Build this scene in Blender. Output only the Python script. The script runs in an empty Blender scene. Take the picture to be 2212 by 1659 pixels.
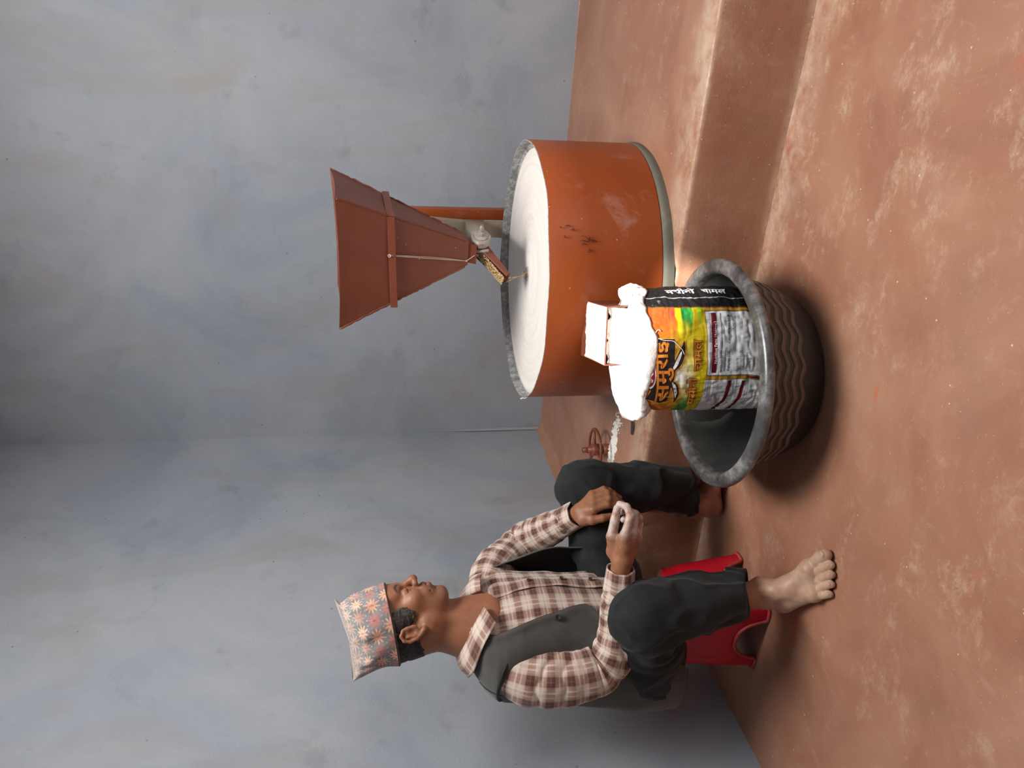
import bpy, bmesh, math, random
import numpy as np
from mathutils import Vector, Matrix
from mathutils import noise as mnoise

random.seed(4)
RNG = np.random.default_rng(4)
S = bpy.context.scene
COL = S.collection
PI = math.pi

# ------------------------------------------------------------------ camera
CAM_H = 1.05
PITCH, YAW, ROLL, FPX = 0.179, 0.471, -0.019, 1693.0
fw = Vector((-math.sin(YAW)*math.cos(PITCH), math.cos(YAW)*math.cos(PITCH), -math.sin(PITCH)))
r0 = Vector((math.cos(YAW), math.sin(YAW), 0))
u0 = r0.cross(fw)
rt = r0*math.cos(ROLL) + u0*math.sin(ROLL)
up = rt.cross(fw)
cd = bpy.data.cameras.new('camera')
cam = bpy.data.objects.new('camera', cd)
COL.objects.link(cam)
# the phone was held upright and its picture stored on its side: local x is "down", local y is "right"
m3 = Matrix((-up, rt, -fw)).transposed()
cam.matrix_world = Matrix.Translation((0, 0, CAM_H)) @ m3.to_4x4()
cd.sensor_fit = 'HORIZONTAL'
cd.sensor_width = 36.0
cd.lens = FPX/2212.0*36.0
cd.clip_start = 0.02
S.camera = cam

# ------------------------------------------------------------------ light and exposure
S.view_settings.view_transform = 'Standard'
S.view_settings.look = 'None'
S.view_settings.gamma = 1.0
S.view_settings.use_curve_mapping = False
S.view_settings.exposure = 0.0
w = bpy.data.worlds.new('sky'); S.world = w
w.use_nodes = True
bg = w.node_tree.nodes['Background']
bg.inputs[0].default_value = (0.80, 0.90, 1.0, 1)
bg.inputs[1].default_value = 1.0

def area(name, loc, target, sx, sy, power, color):
    ld = bpy.data.lights.new(name, 'AREA')
    ld.shape = 'RECTANGLE'; ld.size = sx; ld.size_y = sy
    ld.energy = power; ld.color = color
    o = bpy.data.objects.new(name, ld); COL.objects.link(o)
    o.location = loc
    d = Vector(target) - Vector(loc)
    o.rotation_euler = d.to_track_quat('-Z', 'Y').to_euler()
    return o

# daylight through the translucent roof sheet and through the doorway on the right
area('roof_sheet_daylight', (0.05, 1.25, 2.86), (0.05, 1.25, 0.0), 1.1, 1.1, 92, (1.0, 0.97, 0.93))
area('doorway_daylight', (1.98, 0.35, 1.15), (0.0, 1.2, 0.7), 1.1, 2.0, 5, (0.86, 0.93, 1.0))
sd = bpy.data.lights.new('sun', 'SUN')
sd.energy = 12.0; sd.angle = math.radians(1.2); sd.color = (1.0, 0.96, 0.90)
sun = bpy.data.objects.new('sun', sd); COL.objects.link(sun)
SUN_DIR = Vector((-0.32, 0.52, -0.79)).normalized()      # the way the light travels
sun.rotation_euler = SUN_DIR.to_track_quat('-Z', 'Y').to_euler()

# ------------------------------------------------------------------ helpers
def link(o):
    COL.objects.link(o); return o

def mesh_obj(name, verts, faces, mats=(), parent=None, smooth=True, mat_idx=None, uv=None, col=None):
    me = bpy.data.meshes.new(name)
    verts = np.asarray(verts, dtype=float).reshape(-1, 3)
    if isinstance(faces, np.ndarray):
        faces = faces.tolist()
    me.from_pydata(verts.tolist(), [], faces)
    for m in (mats if isinstance(mats, (list, tuple)) else [mats]):
        me.materials.append(m)
    if mat_idx is not None:
        me.polygons.foreach_set('material_index', np.asarray(mat_idx, dtype=np.int32))
    if smooth:
        me.polygons.foreach_set('use_smooth', np.ones(len(me.polygons), dtype=bool))
    if uv is not None:
        lay = me.uv_layers.new(name='UVMap')
        li = np.empty(len(me.loops), dtype=np.int32); me.loops.foreach_get('vertex_index', li)
        lay.data.foreach_set('uv', np.asarray(uv, dtype=np.float32)[li].ravel())
    if col is not None:
        a = me.color_attributes.new('Col', 'FLOAT_COLOR', 'POINT')
        c = np.ones((len(verts), 4), dtype=np.float32); c[:, :3] = col
        a.data.foreach_set('color', c.ravel())
    me.validate(); me.update()
    o = bpy.data.objects.new(name, me)
    link(o)
    if parent is not None:
        o.parent = parent
        o.matrix_parent_inverse = Matrix.Translation(-Vector(parent_world(parent)))
    return o

def parent_world(p):
    # parts are modelled in world coordinates; only the root empties are placed
    return p.location.copy() if p.parent is None else Vector((0, 0, 0))

def adopt(o, parent):
    o.parent = parent
    o.matrix_parent_inverse = Matrix.Translation(-Vector(parent_world(parent)))
    return o

def empty(name, loc, label, cat, group=None):
    o = bpy.data.objects.new(name, None); link(o)
    o.location = loc; o.empty_display_size = 0.05
    o['label'] = label; o['category'] = cat
    if group: o['group'] = group
    return o

def tag(o, label, cat, group=None, kind=None):
    o['label'] = label; o['category'] = cat
    if group: o['group'] = group
    if kind: o['kind'] = kind
    return o

def grid_faces(nu, nv, closed_u=True, flip=False, base=0):
    """rows v of nu points; returns quads"""
    i = np.arange(nu if closed_u else nu-1); j = np.arange(nv-1)
    I, J = np.meshgrid(i, j)
    a = J*nu + I; b = J*nu + (I+1) % nu; c = (J+1)*nu + (I+1) % nu; d = (J+1)*nu + I
    q = np.stack([a, b, c, d], -1).reshape(-1, 4) + base
    return q[:, ::-1] if flip else q

def lathe(profile, n=96, center=(0, 0), cap0=False, cap1=False):
    pr = np.asarray(profile, float)
    t = np.linspace(0, 2*PI, n, endpoint=False)
    V = np.stack([center[0] + pr[:, None, 0]*np.cos(t), center[1] + pr[:, None, 0]*np.sin(t),
                  np.repeat(pr[:, None, 1], n, 1)], -1).reshape(-1, 3)
    F = grid_faces(n, len(pr)).tolist()
    if cap0: F.append(list(range(n))[::-1])
    if cap1: F.append(list(range((len(pr)-1)*n, len(pr)*n)))
    return V, F

def tube(path, rad, n=10, cap=True):
    P = np.asarray(path, float); m = len(P)
    R = np.full(m, rad, float) if np.isscalar(rad) else np.asarray(rad, float)
    T = np.gradient(P, axis=0); T /= np.linalg.norm(T, axis=1)[:, None] + 1e-12
    ref = np.array([0, 0, 1.0]) if abs(T[0, 2]) < .9 else np.array([1.0, 0, 0])
    N = np.cross(T[0], ref); N /= np.linalg.norm(N)
    V = []
    for i in range(m):
        N = N - T[i]*(N @ T[i]); N /= np.linalg.norm(N); B = np.cross(T[i], N)
        a = np.linspace(0, 2*PI, n, endpoint=False)[:, None]
        V.append(P[i] + R[i]*(np.cos(a)*N + np.sin(a)*B))
    V = np.concatenate(V); F = grid_faces(n, m).tolist()
    if cap:
        F.append(list(range(n))[::-1]); F.append(list(range((m-1)*n, m*n)))
    return V, F

def box_vf(lo, hi, bev=0.0):
    bm = bmesh.new()
    bmesh.ops.create_cube(bm, size=1.0)
    lo = Vector(lo); hi = Vector(hi)
    for v in bm.verts:
        v.co = Vector(((v.co.x+.5)*(hi.x-lo.x)+lo.x, (v.co.y+.5)*(hi.y-lo.y)+lo.y, (v.co.z+.5)*(hi.z-lo.z)+lo.z))
    if bev > 0:
        bmesh.ops.bevel(bm, geom=bm.edges[:], offset=bev, segments=2, affect='EDGES', profile=.6)
    bm.verts.index_update()
    V = np.array([v.co[:] for v in bm.verts]); F = [[v.index for v in f.verts] for f in bm.faces]
    bm.free()
    return V, F

def join(parts):
    VV, FF, b = [], [], 0
    for V, F in parts:
        V = np.asarray(V, float)
        VV.append(V); FF += [[i+b for i in f] for f in (F.tolist() if isinstance(F, np.ndarray) else F)]
        b += len(V)
    return np.concatenate(VV), FF

def catmull(pts, n):
    P = np.asarray(pts, float)
    P = np.concatenate([[2*P[0]-P[1]], P, [2*P[-1]-P[-2]]])
    out = []
    seg = len(P)-3
    for k in range(n):
        x = k/(n-1)*seg; i = min(int(x), seg-1); t = x-i
        a, b, c, d = P[i], P[i+1], P[i+2], P[i+3]
        out.append(.5*((2*b)+(-a+c)*t+(2*a-5*b+4*c-d)*t*t+(-a+3*b-3*c+d)*t**3))
    return np.array(out)

# value noise, vectorised
def _h(i, j, k, s):
    v = np.sin(i*127.1 + j*311.7 + k*74.7 + s*53.3)*43758.5453
    return v - np.floor(v)
def vnoise(P, scale=1.0, seed=0):
    P = np.asarray(P, float)*scale
    f = np.floor(P); t = P - f; t = t*t*(3-2*t)
    r = 0
    for a in (0, 1):
        for b in (0, 1):
            for c in (0, 1):
                wgt = (t[..., 0] if a else 1-t[..., 0])*(t[..., 1] if b else 1-t[..., 1])*(t[..., 2] if c else 1-t[..., 2])
                r = r + wgt*_h(f[..., 0]+a, f[..., 1]+b, f[..., 2]+c, seed)
    return r*2-1
def fbm(P, scale=1.0, seed=0, oct=3):
    r = 0; a = 1.0
    for o in range(oct):
        r = r + a*vnoise(P, scale*2**o, seed+o*7); a *= .5
    return r
def sstep(a, b, x):
    t = np.clip((np.asarray(x, float)-a)/(b-a), 0, 1); return t*t*(3-2*t)

def lin(r, g, b):
    f = lambda c: (c/255/12.92 if c <= 10 else ((c/255+.055)/1.055)**2.4)
    return (f(r), f(g), f(b))

# ------------------------------------------------------------------ materials
class NT:
    def __init__(s, name):
        s.m = bpy.data.materials.new(name); s.m.use_nodes = True
        s.t = s.m.node_tree; s.n = s.t.nodes
        s.b = s.n['Principled BSDF']
        s.tc = s.n.new('ShaderNodeTexCoord')
    def node(s, typ, **kw):
        x = s.n.new(typ)
        for k, v in kw.items(): setattr(x, k, v)
        return x
    def lk(s, a, b): s.t.links.new(a, b)
    def mapped(s, scale=(1, 1, 1), rot=(0, 0, 0), src='Object', loc=(0, 0, 0)):
        mp = s.node('ShaderNodeMapping'); s.lk(s.tc.outputs[src], mp.inputs[0])
        mp.inputs['Scale'].default_value = scale; mp.inputs['Rotation'].default_value = rot
        mp.inputs['Location'].default_value = loc
        return mp.outputs[0]
    def noise(s, vec, scale, detail=4, rough=.55, dist=0.0):
        x = s.node('ShaderNodeTexNoise'); s.lk(vec, x.inputs['Vector'])
        x.inputs['Scale'].default_value = scale; x.inputs['Detail'].default_value = detail
        x.inputs['Roughness'].default_value = rough; x.inputs['Distortion'].default_value = dist
        return x.outputs['Fac']
    def ramp(s, fac, stops):
        x = s.node('ShaderNodeValToRGB'); s.lk(fac, x.inputs[0])
        e = x.color_ramp.elements
        while len(e) < len(stops): e.new(.5)
        for k, (p, c) in enumerate(stops):
            e[k].position = p
            e[k].color = (c, c, c, 1) if np.isscalar(c) else (*c[:3], 1)
        return x.outputs[0]
    def mix(s, fac, a, b, mode='MIX'):
        x = s.node('ShaderNodeMix', data_type='RGBA', blend_type=mode)
        if hasattr(fac, 'is_linked') or not np.isscalar(fac): s.lk(fac, x.inputs[0])
        else: x.inputs[0].default_value = fac
        for v, i in ((a, 6), (b, 7)):
            if isinstance(v, (tuple, list)): x.inputs[i].default_value = (*v[:3], 1)
            else: s.lk(v, x.inputs[i])
        return x.outputs[2]
    def math(s, op, a, b=None):
        x = s.node('ShaderNodeMath', operation=op)
        for v, i in ((a, 0), (b, 1)):
            if v is None: continue
            if np.isscalar(v): x.inputs[i].default_value = v
            else: s.lk(v, x.inputs[i])
        return x.outputs[0]
    def color(s, c):
        if isinstance(c, (tuple, list)): s.b.inputs['Base Color'].default_value = (*c[:3], 1)
        else: s.lk(c, s.b.inputs['Base Color'])
    def rough(s, r):
        if np.isscalar(r): s.b.inputs['Roughness'].default_value = r
        else: s.lk(r, s.b.inputs['Roughness'])
    def bump(s, h, strength=.3, dist=.002):
        x = s.node('ShaderNodeBump'); s.lk(h, x.inputs['Height'])
        x.inputs['Strength'].default_value = strength; x.inputs['Distance'].default_value = dist
        s.lk(x.outputs[0], s.b.inputs['Normal'])

def simple(name, c, rough=.5, var=.12, scale=20, bump=0.0, bscale=200, metal=0.0, spec=.5, bdist=.001):
    k = NT(name); v = k.mapped()
    f = k.noise(v, scale, 4)
    k.color(k.ramp(f, [(.3, tuple(x*(1-var) for x in c)), (.7, tuple(min(1, x*(1+var)) for x in c))]))
    k.rough(rough); k.b.inputs['Metallic'].default_value = metal
    k.b.inputs['Specular IOR Level'].default_value = spec
    if bump: k.bump(k.noise(v, bscale, 3), bump, bdist)
    return k.m

def vcol_mat(name, rough=.5, bump=0.0, bscale=300, spec=.5, sheen=0.0, sss=0.0, bdist=.001):
    k = NT(name)
    a = k.node('ShaderNodeVertexColor', layer_name='Col')
    v = k.mapped(); f = k.noise(v, 90, 4)
    k.color(k.mix(.12, a.outputs[0], k.mix(1.0, a.outputs[0], k.ramp(f, [(.3, .5), (.7, 1.0)]), 'MULTIPLY')))
    k.rough(rough); k.b.inputs['Specular IOR Level'].default_value = spec
    if sheen: k.b.inputs['Sheen Weight'].default_value = sheen
    if sss:
        k.b.inputs['Subsurface Weight'].default_value = sss
        k.b.inputs['Subsurface Radius'].default_value = (.006, .002, .001)
        k.b.inputs['Subsurface Scale'].default_value = 1.0
    if bump: k.bump(k.noise(v, bscale, 3), bump, bdist)
    return k.m

def wall_material():
    k = NT('painted_plaster'); v = k.mapped()
    f1 = k.noise(v, 1.6, 6, .6, .6)
    f2 = k.noise(k.mapped((1, 1, .45), loc=(3, 1, 2)), 3.2, 5, .62, .8)
    f3 = k.noise(k.mapped((1, 1, 1), loc=(7, 5, 3)), 7.0, 4, .6, .3)
    base = k.ramp(f1, [(.30, (.272, .310, .362)), (.50, (.345, .382, .432)), (.72, (.415, .442, .466))])
    warm = k.mix(k.ramp(f2, [(.50, 0.0), (.72, .9)]), base, (.335, .330, .318))
    blue = k.mix(k.ramp(k.noise(k.mapped(loc=(2, 9, 4)), 2.3, 3), [(.5, 0.0), (.72, .35)]), warm, (.325, .350, .425))
    smud = k.mix(k.ramp(f3, [(.61, 0.0), (.76, .42)]), blue, (.205, .225, .25))
    grime = k.mix(k.ramp(k.noise(k.mapped((1, 1, .5), loc=(1, 3, 8)), 11, 5, .7), [(.66, 0.0), (.80, .45)]), smud, (.24, .225, .19))
    spots = k.node('ShaderNodeTexVoronoi'); k.lk(k.mapped(loc=(.3, .2, .1)), spots.inputs['Vector']); spots.inputs['Scale'].default_value = 9
    sp = k.mix(k.ramp(spots.outputs['Distance'], [(.02, .75), (.045, 0.0)]), grime, (.16, .17, .18))
    light = k.mix(k.ramp(k.noise(k.mapped((1.6, 1.6, .5), loc=(4, 4, 1)), 14, 4, .7), [(.66, 0.0), (.82, .35)]), sp, (.50, .51, .51))
    k.color(light)
    k.rough(.72); k.b.inputs['Specular IOR Level'].default_value = .3
    h = k.mix(.5, k.noise(v, 16, 5, .6), k.noise(v, 140, 3))
    k.bump(h, .35, .006)
    return k.m

def cement_material(name, tint=1.0, cream=.5, seed=0, rough=.42, edge_y=1.90):
    k = NT(name); v = k.mapped(loc=(seed, seed*.7, 0))
    f1 = k.noise(v, 2.4, 6, .62, .7)
    base = k.ramp(f1, [(.28, (.285*tint, .120*tint, .071*tint)), (.50, (.370*tint, .176*tint, .108*tint)), (.74, (.440*tint, .242*tint, .156*tint))])
    f2 = k.noise(k.mapped((1, 1.35, 1), loc=(seed+2, 5, 1)), 6.0, 12, .80, .15)
    f2b = k.noise(k.mapped(loc=(seed+4, 1, 1)), 1.3, 3, .5)
    msk = k.math('MULTIPLY', k.ramp(f2, [(.52, 0.0), (.62, 1.0)]), k.ramp(f2b, [(.36, .08), (.64, cream)]))
    gr_ = k.ramp(k.noise(k.mapped((1, 1.3, 1), loc=(seed+6, 2, 2)), 48, 8, .8, .1), [(.40, .15), (.56, 1.0)])
    sq_ = k.node('ShaderNodeSeparateXYZ'); k.lk(k.tc.outputs['Object'], sq_.inputs[0])
    side = k.ramp(k.math('MULTIPLY', k.math('ADD', sq_.outputs[0], 1.6), .5), [(.15, .60), (.75, 1.0)])     # more worn towards the door
    c = k.mix(k.math('MULTIPLY', k.math('MULTIPLY', msk, gr_), side), base, (.60*tint, .44*tint, .30*tint))
    f3 = k.noise(k.mapped((3, 1, 1), loc=(seed+8, 2, 3)), 9, 6, .7, .2)
    c = k.mix(k.ramp(f3, [(.60, 0.0), (.78, .35)]), c, (.52*tint, .42*tint, .32*tint))
    dk = k.noise(k.mapped(loc=(seed+1, 7, 3)), 4.0, 4)
    c = k.mix(k.ramp(dk, [(.55, 0.0), (.78, .5)]), c, (.260*tint, .140*tint, .105*tint))
    rd = k.noise(k.mapped((1, 2.6, 1), rot=(0, 0, .5), loc=(seed+5, 3, 3)), 6.5, 2, .4)
    c = k.mix(k.ramp(rd, [(.71, 0.0), (.78, .55)]), c, (.52*tint, .13*tint, .06*tint))
    vo = k.node('ShaderNodeTexVoronoi'); k.lk(k.mapped(loc=(seed, .4, 0)), vo.inputs['Vector']); vo.inputs['Scale'].default_value = 34
    pick = k.node('ShaderNodeSeparateColor'); k.lk(vo.outputs['Color'], pick.inputs[0])
    fl = k.math('MULTIPLY', k.ramp(vo.outputs['Distance'], [(.05, 1.0), (.085, 0.0)]), k.ramp(pick.outputs[0], [(.62, 0.0), (.68, .8)]))
    c = k.mix(fl, c, (.72, .62, .50))
    vo2 = k.node('ShaderNodeTexVoronoi'); k.lk(k.mapped((1, 2.4, 1), loc=(seed, 2.4, 0)), vo2.inputs['Vector']); vo2.inputs['Scale'].default_value = 80
    pick2 = k.node('ShaderNodeSeparateColor'); k.lk(vo2.outputs['Color'], pick2.inputs[0])
    fl2 = k.math('MULTIPLY', k.ramp(vo2.outputs['Distance'], [(.10, 1.0), (.16, 0.0)]), k.ramp(pick2.outputs[1], [(.80, 0.0), (.86, .55)]))
    c = k.mix(fl2, c, (.66, .52, .40))
    # pale dust swept against the foot and along the worn edge of the platform
    so = k.node('ShaderNodeSeparateXYZ'); k.lk(k.tc.outputs['Object'], so.inputs[0])
    ed = k.math('ABSOLUTE', k.math('SUBTRACT', so.outputs[1], edge_y))
    dn = k.noise(k.mapped((1, 1.2, 1), loc=(seed+9, 2, 7)), 11, 10, .78, .1)
    dm = k.math('MULTIPLY', k.ramp(ed, [(.02, 1.0), (.13, 0.0)]), k.ramp(dn, [(.40, 0.0), (.62, .85)]))
    zg = k.math('ADD', k.ramp(so.outputs[2], [(.0, 1.0), (.02, 0.0)]), k.ramp(so.outputs[2], [(.218, 0.0), (.234, 1.0)]))
    c = k.mix(k.math('MULTIPLY', dm, zg), c, (.60*tint, .45*tint, .33*tint))
    k.color(c)
    k.rough(k.ramp(k.noise(v, 6, 4), [(.3, rough-.08), (.7, rough+.14)]))
    k.b.inputs['Specular IOR Level'].default_value = .45
    h = k.mix(.45, k.noise(v, 22, 5, .6), k.noise(v, 160, 3))
    k.bump(h, .35, .004)
    return k.m

M = {}
M['wall'] = wall_material()
M['floor'] = cement_material('red_oxide_floor', 1.0, .75, 0.0)
M['platform'] = cement_material('red_oxide_platform', 1.0, .45, 3.0, .38, 1.935)
M['unseen_dark_wall'] = simple('bounce_cutting_dark_wall', (.075, .055, .042), .7, .2, 6)  # made-up dark finish for the unseen front wall, to cut bounce light
M['ceiling'] = simple('ceiling_plaster', (.40, .41, .42), .8, .1, 3)
M['dark_joint'] = simple('dark_joint', (.05, .035, .03), .9)
# ------------------------------------------------------------------ the room
XL, XR, YF, YB, ZC = -1.885, 2.0, -1.9, 3.221, 2.9
HP, YP = 0.238, 1.914        # platform height and front line

def struct(o):
    o['kind'] = 'structure'; return o

def wavy_panel(name, origin, du, dv, nu, nv, mat, amp=.004, seed=0, skip=None):
    """a plastered surface with slight unevenness"""
    o = np.array(origin, float); du = np.array(du, float); dv = np.array(dv, float)
    U, V = np.meshgrid(np.linspace(0, 1, nu), np.linspace(0, 1, nv))
    P = o + U[..., None]*du + V[..., None]*dv
    n = np.cross(du, dv); n /= np.linalg.norm(n)
    d = fbm(P, 1.6, seed, 3)*amp
    P = P + d[..., None]*n
    F = grid_faces(nu, nv, closed_u=False)
    if skip is not None:
        c = P.reshape(-1, 3)[F].mean(1)
        F = F[~skip(c)]
    return struct(mesh_obj(name, P.reshape(-1, 3), F, M[mat]))

wavy_panel('floor', (XL-.05, YF, 0), (XR-XL+.1, 0, 0), (0, YB-YF+.05, 0), 80, 100, 'floor', .0015, 3)
wavy_panel('wall_back', (XL-.05, YB, -.02), (XR-XL+.1, 0, 0), (0, 0, ZC+.05), 90, 70, 'wall', .005, 11)
wavy_panel('wall_left', (XL, YF, -.02), (0, YB-YF+.05, 0), (0, 0, ZC+.05), 100, 70, 'wall', .006, 21)
wavy_panel('wall_front', (XL-.05, YF, -.02), (XR-XL+.1, 0, 0), (0, 0, ZC+.05), 24, 20, 'unseen_dark_wall', .004, 31)  # unseen wall behind the camera, kept dark so it bounces little light
def door_hole(c):
    return (c[:, 1] > -.25) & (c[:, 1] < .95) & (c[:, 2] < 2.15)
wavy_panel('wall_right', (XR, YF, -.02), (0, YB-YF+.05, 0), (0, 0, ZC+.05), 60, 40, 'wall', .004, 41, door_hole)

# ceiling with a slot through which a shaft of sun falls on the sack
T0 = np.array((-.710, 1.675, .42))                     # centre of the sunlit patch
sdv = np.array(SUN_DIR[:])
HOLE = T0 - sdv*((ZC-T0[2])/(-sdv[2]))
hx, hy = .195, .135
xs = [XL-.05, HOLE[0]-hx, HOLE[0]+hx, XR+.05]
ys = [YF-.05, HOLE[1]-hy, HOLE[1]+hy, YB+.05]
cv, cf = [], []
for a in range(3):
    for b in range(3):
        if a == 1 and b == 1: continue
        i = len(cv)
        cv += [(xs[a], ys[b], ZC), (xs[a+1], ys[b], ZC), (xs[a+1], ys[b+1], ZC), (xs[a], ys[b+1], ZC)]
        cf.append([i, i+3, i+2, i+1])
cv = np.array(cv)
cv2 = cv.copy(); cv2[:, 2] += .05
n0 = len(cv)
struct(mesh_obj('ceiling', np.concatenate([cv, cv2]), cf + [[i+n0 for i in f[::-1]] for f in cf], M['ceiling'], smooth=False))

# raised cement platform along the back wall; its edge is worn and uneven
nx = 240
X = np.linspace(XL-.02, XR+.02, nx)
Q = np.stack([X, 0*X, 0*X], -1)
e1 = fbm(Q, 2.2, 5, 2)*.004 + fbm(Q, 26, 9, 2)*.0014
e2 = fbm(Q, 2.0, 15, 3)*.006 + fbm(Q, 18, 8, 2)*.002
chip = np.clip(fbm(Q, 14, 44, 3)-.55, 0, 1)*.012
rows = []
prof = [(.62, HP), (.30, HP), (.12, HP), (.05, HP), (.016, HP-.0003), (.007, HP-.0015), (.002, HP-.006), (0, HP-.013), (0, HP*.72), (0, HP*.45), (0, HP*.2), (0, .02), (-.001, .008), (-.004, -.004)]
ylast = YB+.03
rows.append(np.stack([X, 0*X+ylast, 0*X+HP+.002], -1))
for k, (dy, z) in enumerate(prof):
    wgt = 1.0 if dy < .03 else 0.0
    zz = z + 0*X + (fbm(np.stack([X, 0*X+dy*4, 0*X], -1), 1.6, 25, 2)*.002 if z > .05 else 0)
    if k >= 4 and k <= 7: zz = zz - chip*.4
    yy = YP + dy + 0*X + wgt*(e1 if z > .1 else e2) + (chip if 3 < k < 8 else 0)
    if .02 < z < HP-.03:
        yy = yy + fbm(np.stack([X, 0*X, 0*X+z*3], -1), 5, 35, 3)*.003
    rows.append(np.stack([X, yy, zz], -1))
pv = np.concatenate(rows)
struct(mesh_obj('platform', pv, grid_faces(nx, len(rows), closed_u=False), M['platform']))

# cement fillets smeared along the feet of the walls (uneven, red like the floor)
def fillet(name, P0, P1, nrm, z, h, d, mat, seed):
    n = 160
    t = np.linspace(0, 1, n)[:, None]
    B = np.array(P0)*(1-t) + np.array(P1)*t
    nr = np.array(nrm)
    hh = h*(.7+.35*fbm(B, 4, seed, 2)+.16*fbm(B, 30, seed+3, 2)); hh = np.maximum(hh, .003)
    dd = d*(.8+.4*fbm(B, 4, seed+5, 3)); dd = np.maximum(dd, .003)
    R = [B + np.array((0, 0, 1))*(z+hh)[:, None] + nr*-.004,
         B + np.array((0, 0, 1))*(z+hh*.96)[:, None] + nr*.0035,
         B + np.array((0, 0, 1))*(z+hh*.35)[:, None] + nr*(dd*.3)[:, None],
         B + np.array((0, 0, 1))*(z+hh*.05)[:, None] + nr*(dd)[:, None],
         B + np.array((0, 0, 1))*(z-.003) + nr*(dd*1.15)[:, None]]
    return struct(mesh_obj(name, np.concatenate(R), grid_faces(n, 5, closed_u=False), M[mat]))
fillet('trim_1', (XL, YP, 0), (XL, YB, 0), (1, 0, 0), HP, .030, .05, 'platform', 61)
fillet('trim_2', (XL, YB, 0), (XR, YB, 0), (0, -1, 0), HP, .006, .012, 'platform', 71)
fillet('trim_3', (XL, YF, 0), (XL, YP, 0), (1, 0, 0), 0, .012, .016, 'floor', 81)
# plaster fillet running up the corner of the two walls
zc = np.linspace(HP, .80, 120)
cr = (.009*(1-sstep(.4, .80, zc))+.001) + .004*(1-sstep(.4, .80, zc))*fbm(np.stack([0*zc, 0*zc, zc], -1), 4, 91, 3)
rows = []
for a in np.linspace(0, PI/2, 6):
    rows.append(np.stack([XL + cr*(1-math.sin(a)) + .002 + 0*zc, YB - cr*(1-math.cos(a)) - .002, zc], -1))
struct(mesh_obj('trim_4', np.concatenate(rows), grid_faces(120, 6, closed_u=False), M['wall']))
# ------------------------------------------------------------------ flour mill
DC = np.array((-.776, 2.295)); DR = .392; DZ0, DZ1 = .265, .580
def paint_material(name, base, dust=.25, seed=0, rough=.38):
    k = NT(name); v = k.mapped(loc=(seed, 2, 1))
    f = k.noise(v, 3, 4)
    c = k.ramp(f, [(.3, tuple(x*.86 for x in base)), (.7, tuple(min(1, x*1.1) for x in base))])
    d = k.noise(k.mapped(loc=(seed+3, 1, 4)), 9, 7, .7, .4)
    d2 = k.noise(k.mapped(loc=(seed+1, 4, 4)), 2.2, 2)
    msk = k.math('MULTIPLY', k.ramp(d, [(.55, 0.0), (.72, 1.0)]), k.ramp(d2, [(.42, 0.0), (.66, dust)]))
    c = k.mix(msk, c, (.62, .50, .44))
    sc = k.noise(k.mapped((6, 6, 1), loc=(seed, 8, 4)), 12, 3, .7)
    c = k.mix(k.ramp(sc, [(.70, 0.0), (.76, .4)]), c, tuple(x*.55 for x in base))
    vo = k.node('ShaderNodeTexVoronoi'); k.lk(v, vo.inputs['Vector']); vo.inputs['Scale'].default_value = 42
    pk = k.node('ShaderNodeSeparateColor'); k.lk(vo.outputs['Color'], pk.inputs[0])
    fl = k.math('MULTIPLY', k.ramp(vo.outputs['Distance'], [(.05, 1.0), (.09, 0.0)]), k.ramp(pk.outputs[0], [(.86, 0.0), (.9, .7)]))
    c = k.mix(fl, c, (.70, .60, .5))
    k.color(c); k.rough(rough); k.b.inputs['Specular IOR Level'].default_value = .4
    k.bump(k.noise(v, 60, 3), .12, .001)
    return k.m
M['orange'] = paint_material('orange_enamel', (.350, .074, .016), .35, 0)
M['hopper'] = paint_material('brown_red_enamel', (.205, .058, .030), .22, 5, .45)
k = NT('dusty_zinc'); v = k.mapped()
f = k.noise(v, 45, 6, .75)
k.color(k.ramp(f, [(.34, (.16, .165, .165)), (.5, (.33, .335, .33)), (.66, (.62, .60, .57))])); k.rough(.6)
k.b.inputs['Metallic'].default_value = .2; k.bump(f, .3, .002); M['zinc'] = k.m
k = NT('milled_flour'); v = k.mapped(loc=(.776+.012, -2.295+.01, 0))
gr = k.node('ShaderNodeVectorMath', operation='LENGTH')
sx = k.node('ShaderNodeSeparateXYZ'); k.lk(v, sx.inputs[0])
cx_ = k.node('ShaderNodeCombineXYZ'); k.lk(sx.outputs[0], cx_.inputs[0]); k.lk(sx.outputs[1], cx_.inputs[1])
k.lk(cx_.outputs[0], gr.inputs[0])
at = k.math('ARCTAN2', sx.outputs[1], sx.outputs[0])
cc = k.node('ShaderNodeCombineXYZ'); k.lk(k.math('MULTIPLY', gr.outputs['Value'], 26.0), cc.inputs[0]); k.lk(k.math('MULTIPLY', at, .35), cc.inputs[1])
f = k.noise(cc.outputs[0], 2.2, 6, .6, .25)
k.color(k.ramp(f, [(.26, (.73, .675, .62)), (.46, (.81, .765, .72)), (.72, (.86, .825, .785))])); k.rough(.85)
k.bump(f, .25, .003); M['flour_disc'] = k.m
M['flour'] = simple('white_flour', (.88, .85, .80), .9, .05, 40, .4, 160, bdist=.002)
M['base_ring'] = paint_material('grey_cement_ring', (.155, .150, .118), .3, 9, .7)
M['wood'] = paint_material('pale_dusty_wood', (.52, .45, .33), .5, 12, .7)
M['dusty_steel'] = simple('dusty_steel', (.40, .345, .31), .55, .22, 60, .3, 200)
M['grain'] = simple('wheat_grain', (.62, .44, .21), .6, .2, 90)
M['string'] = simple('cotton_string', (.62, .52, .46), .8)
M['ink'] = simple('dark_red_ink', (.085, .016, .014), .5)

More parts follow.
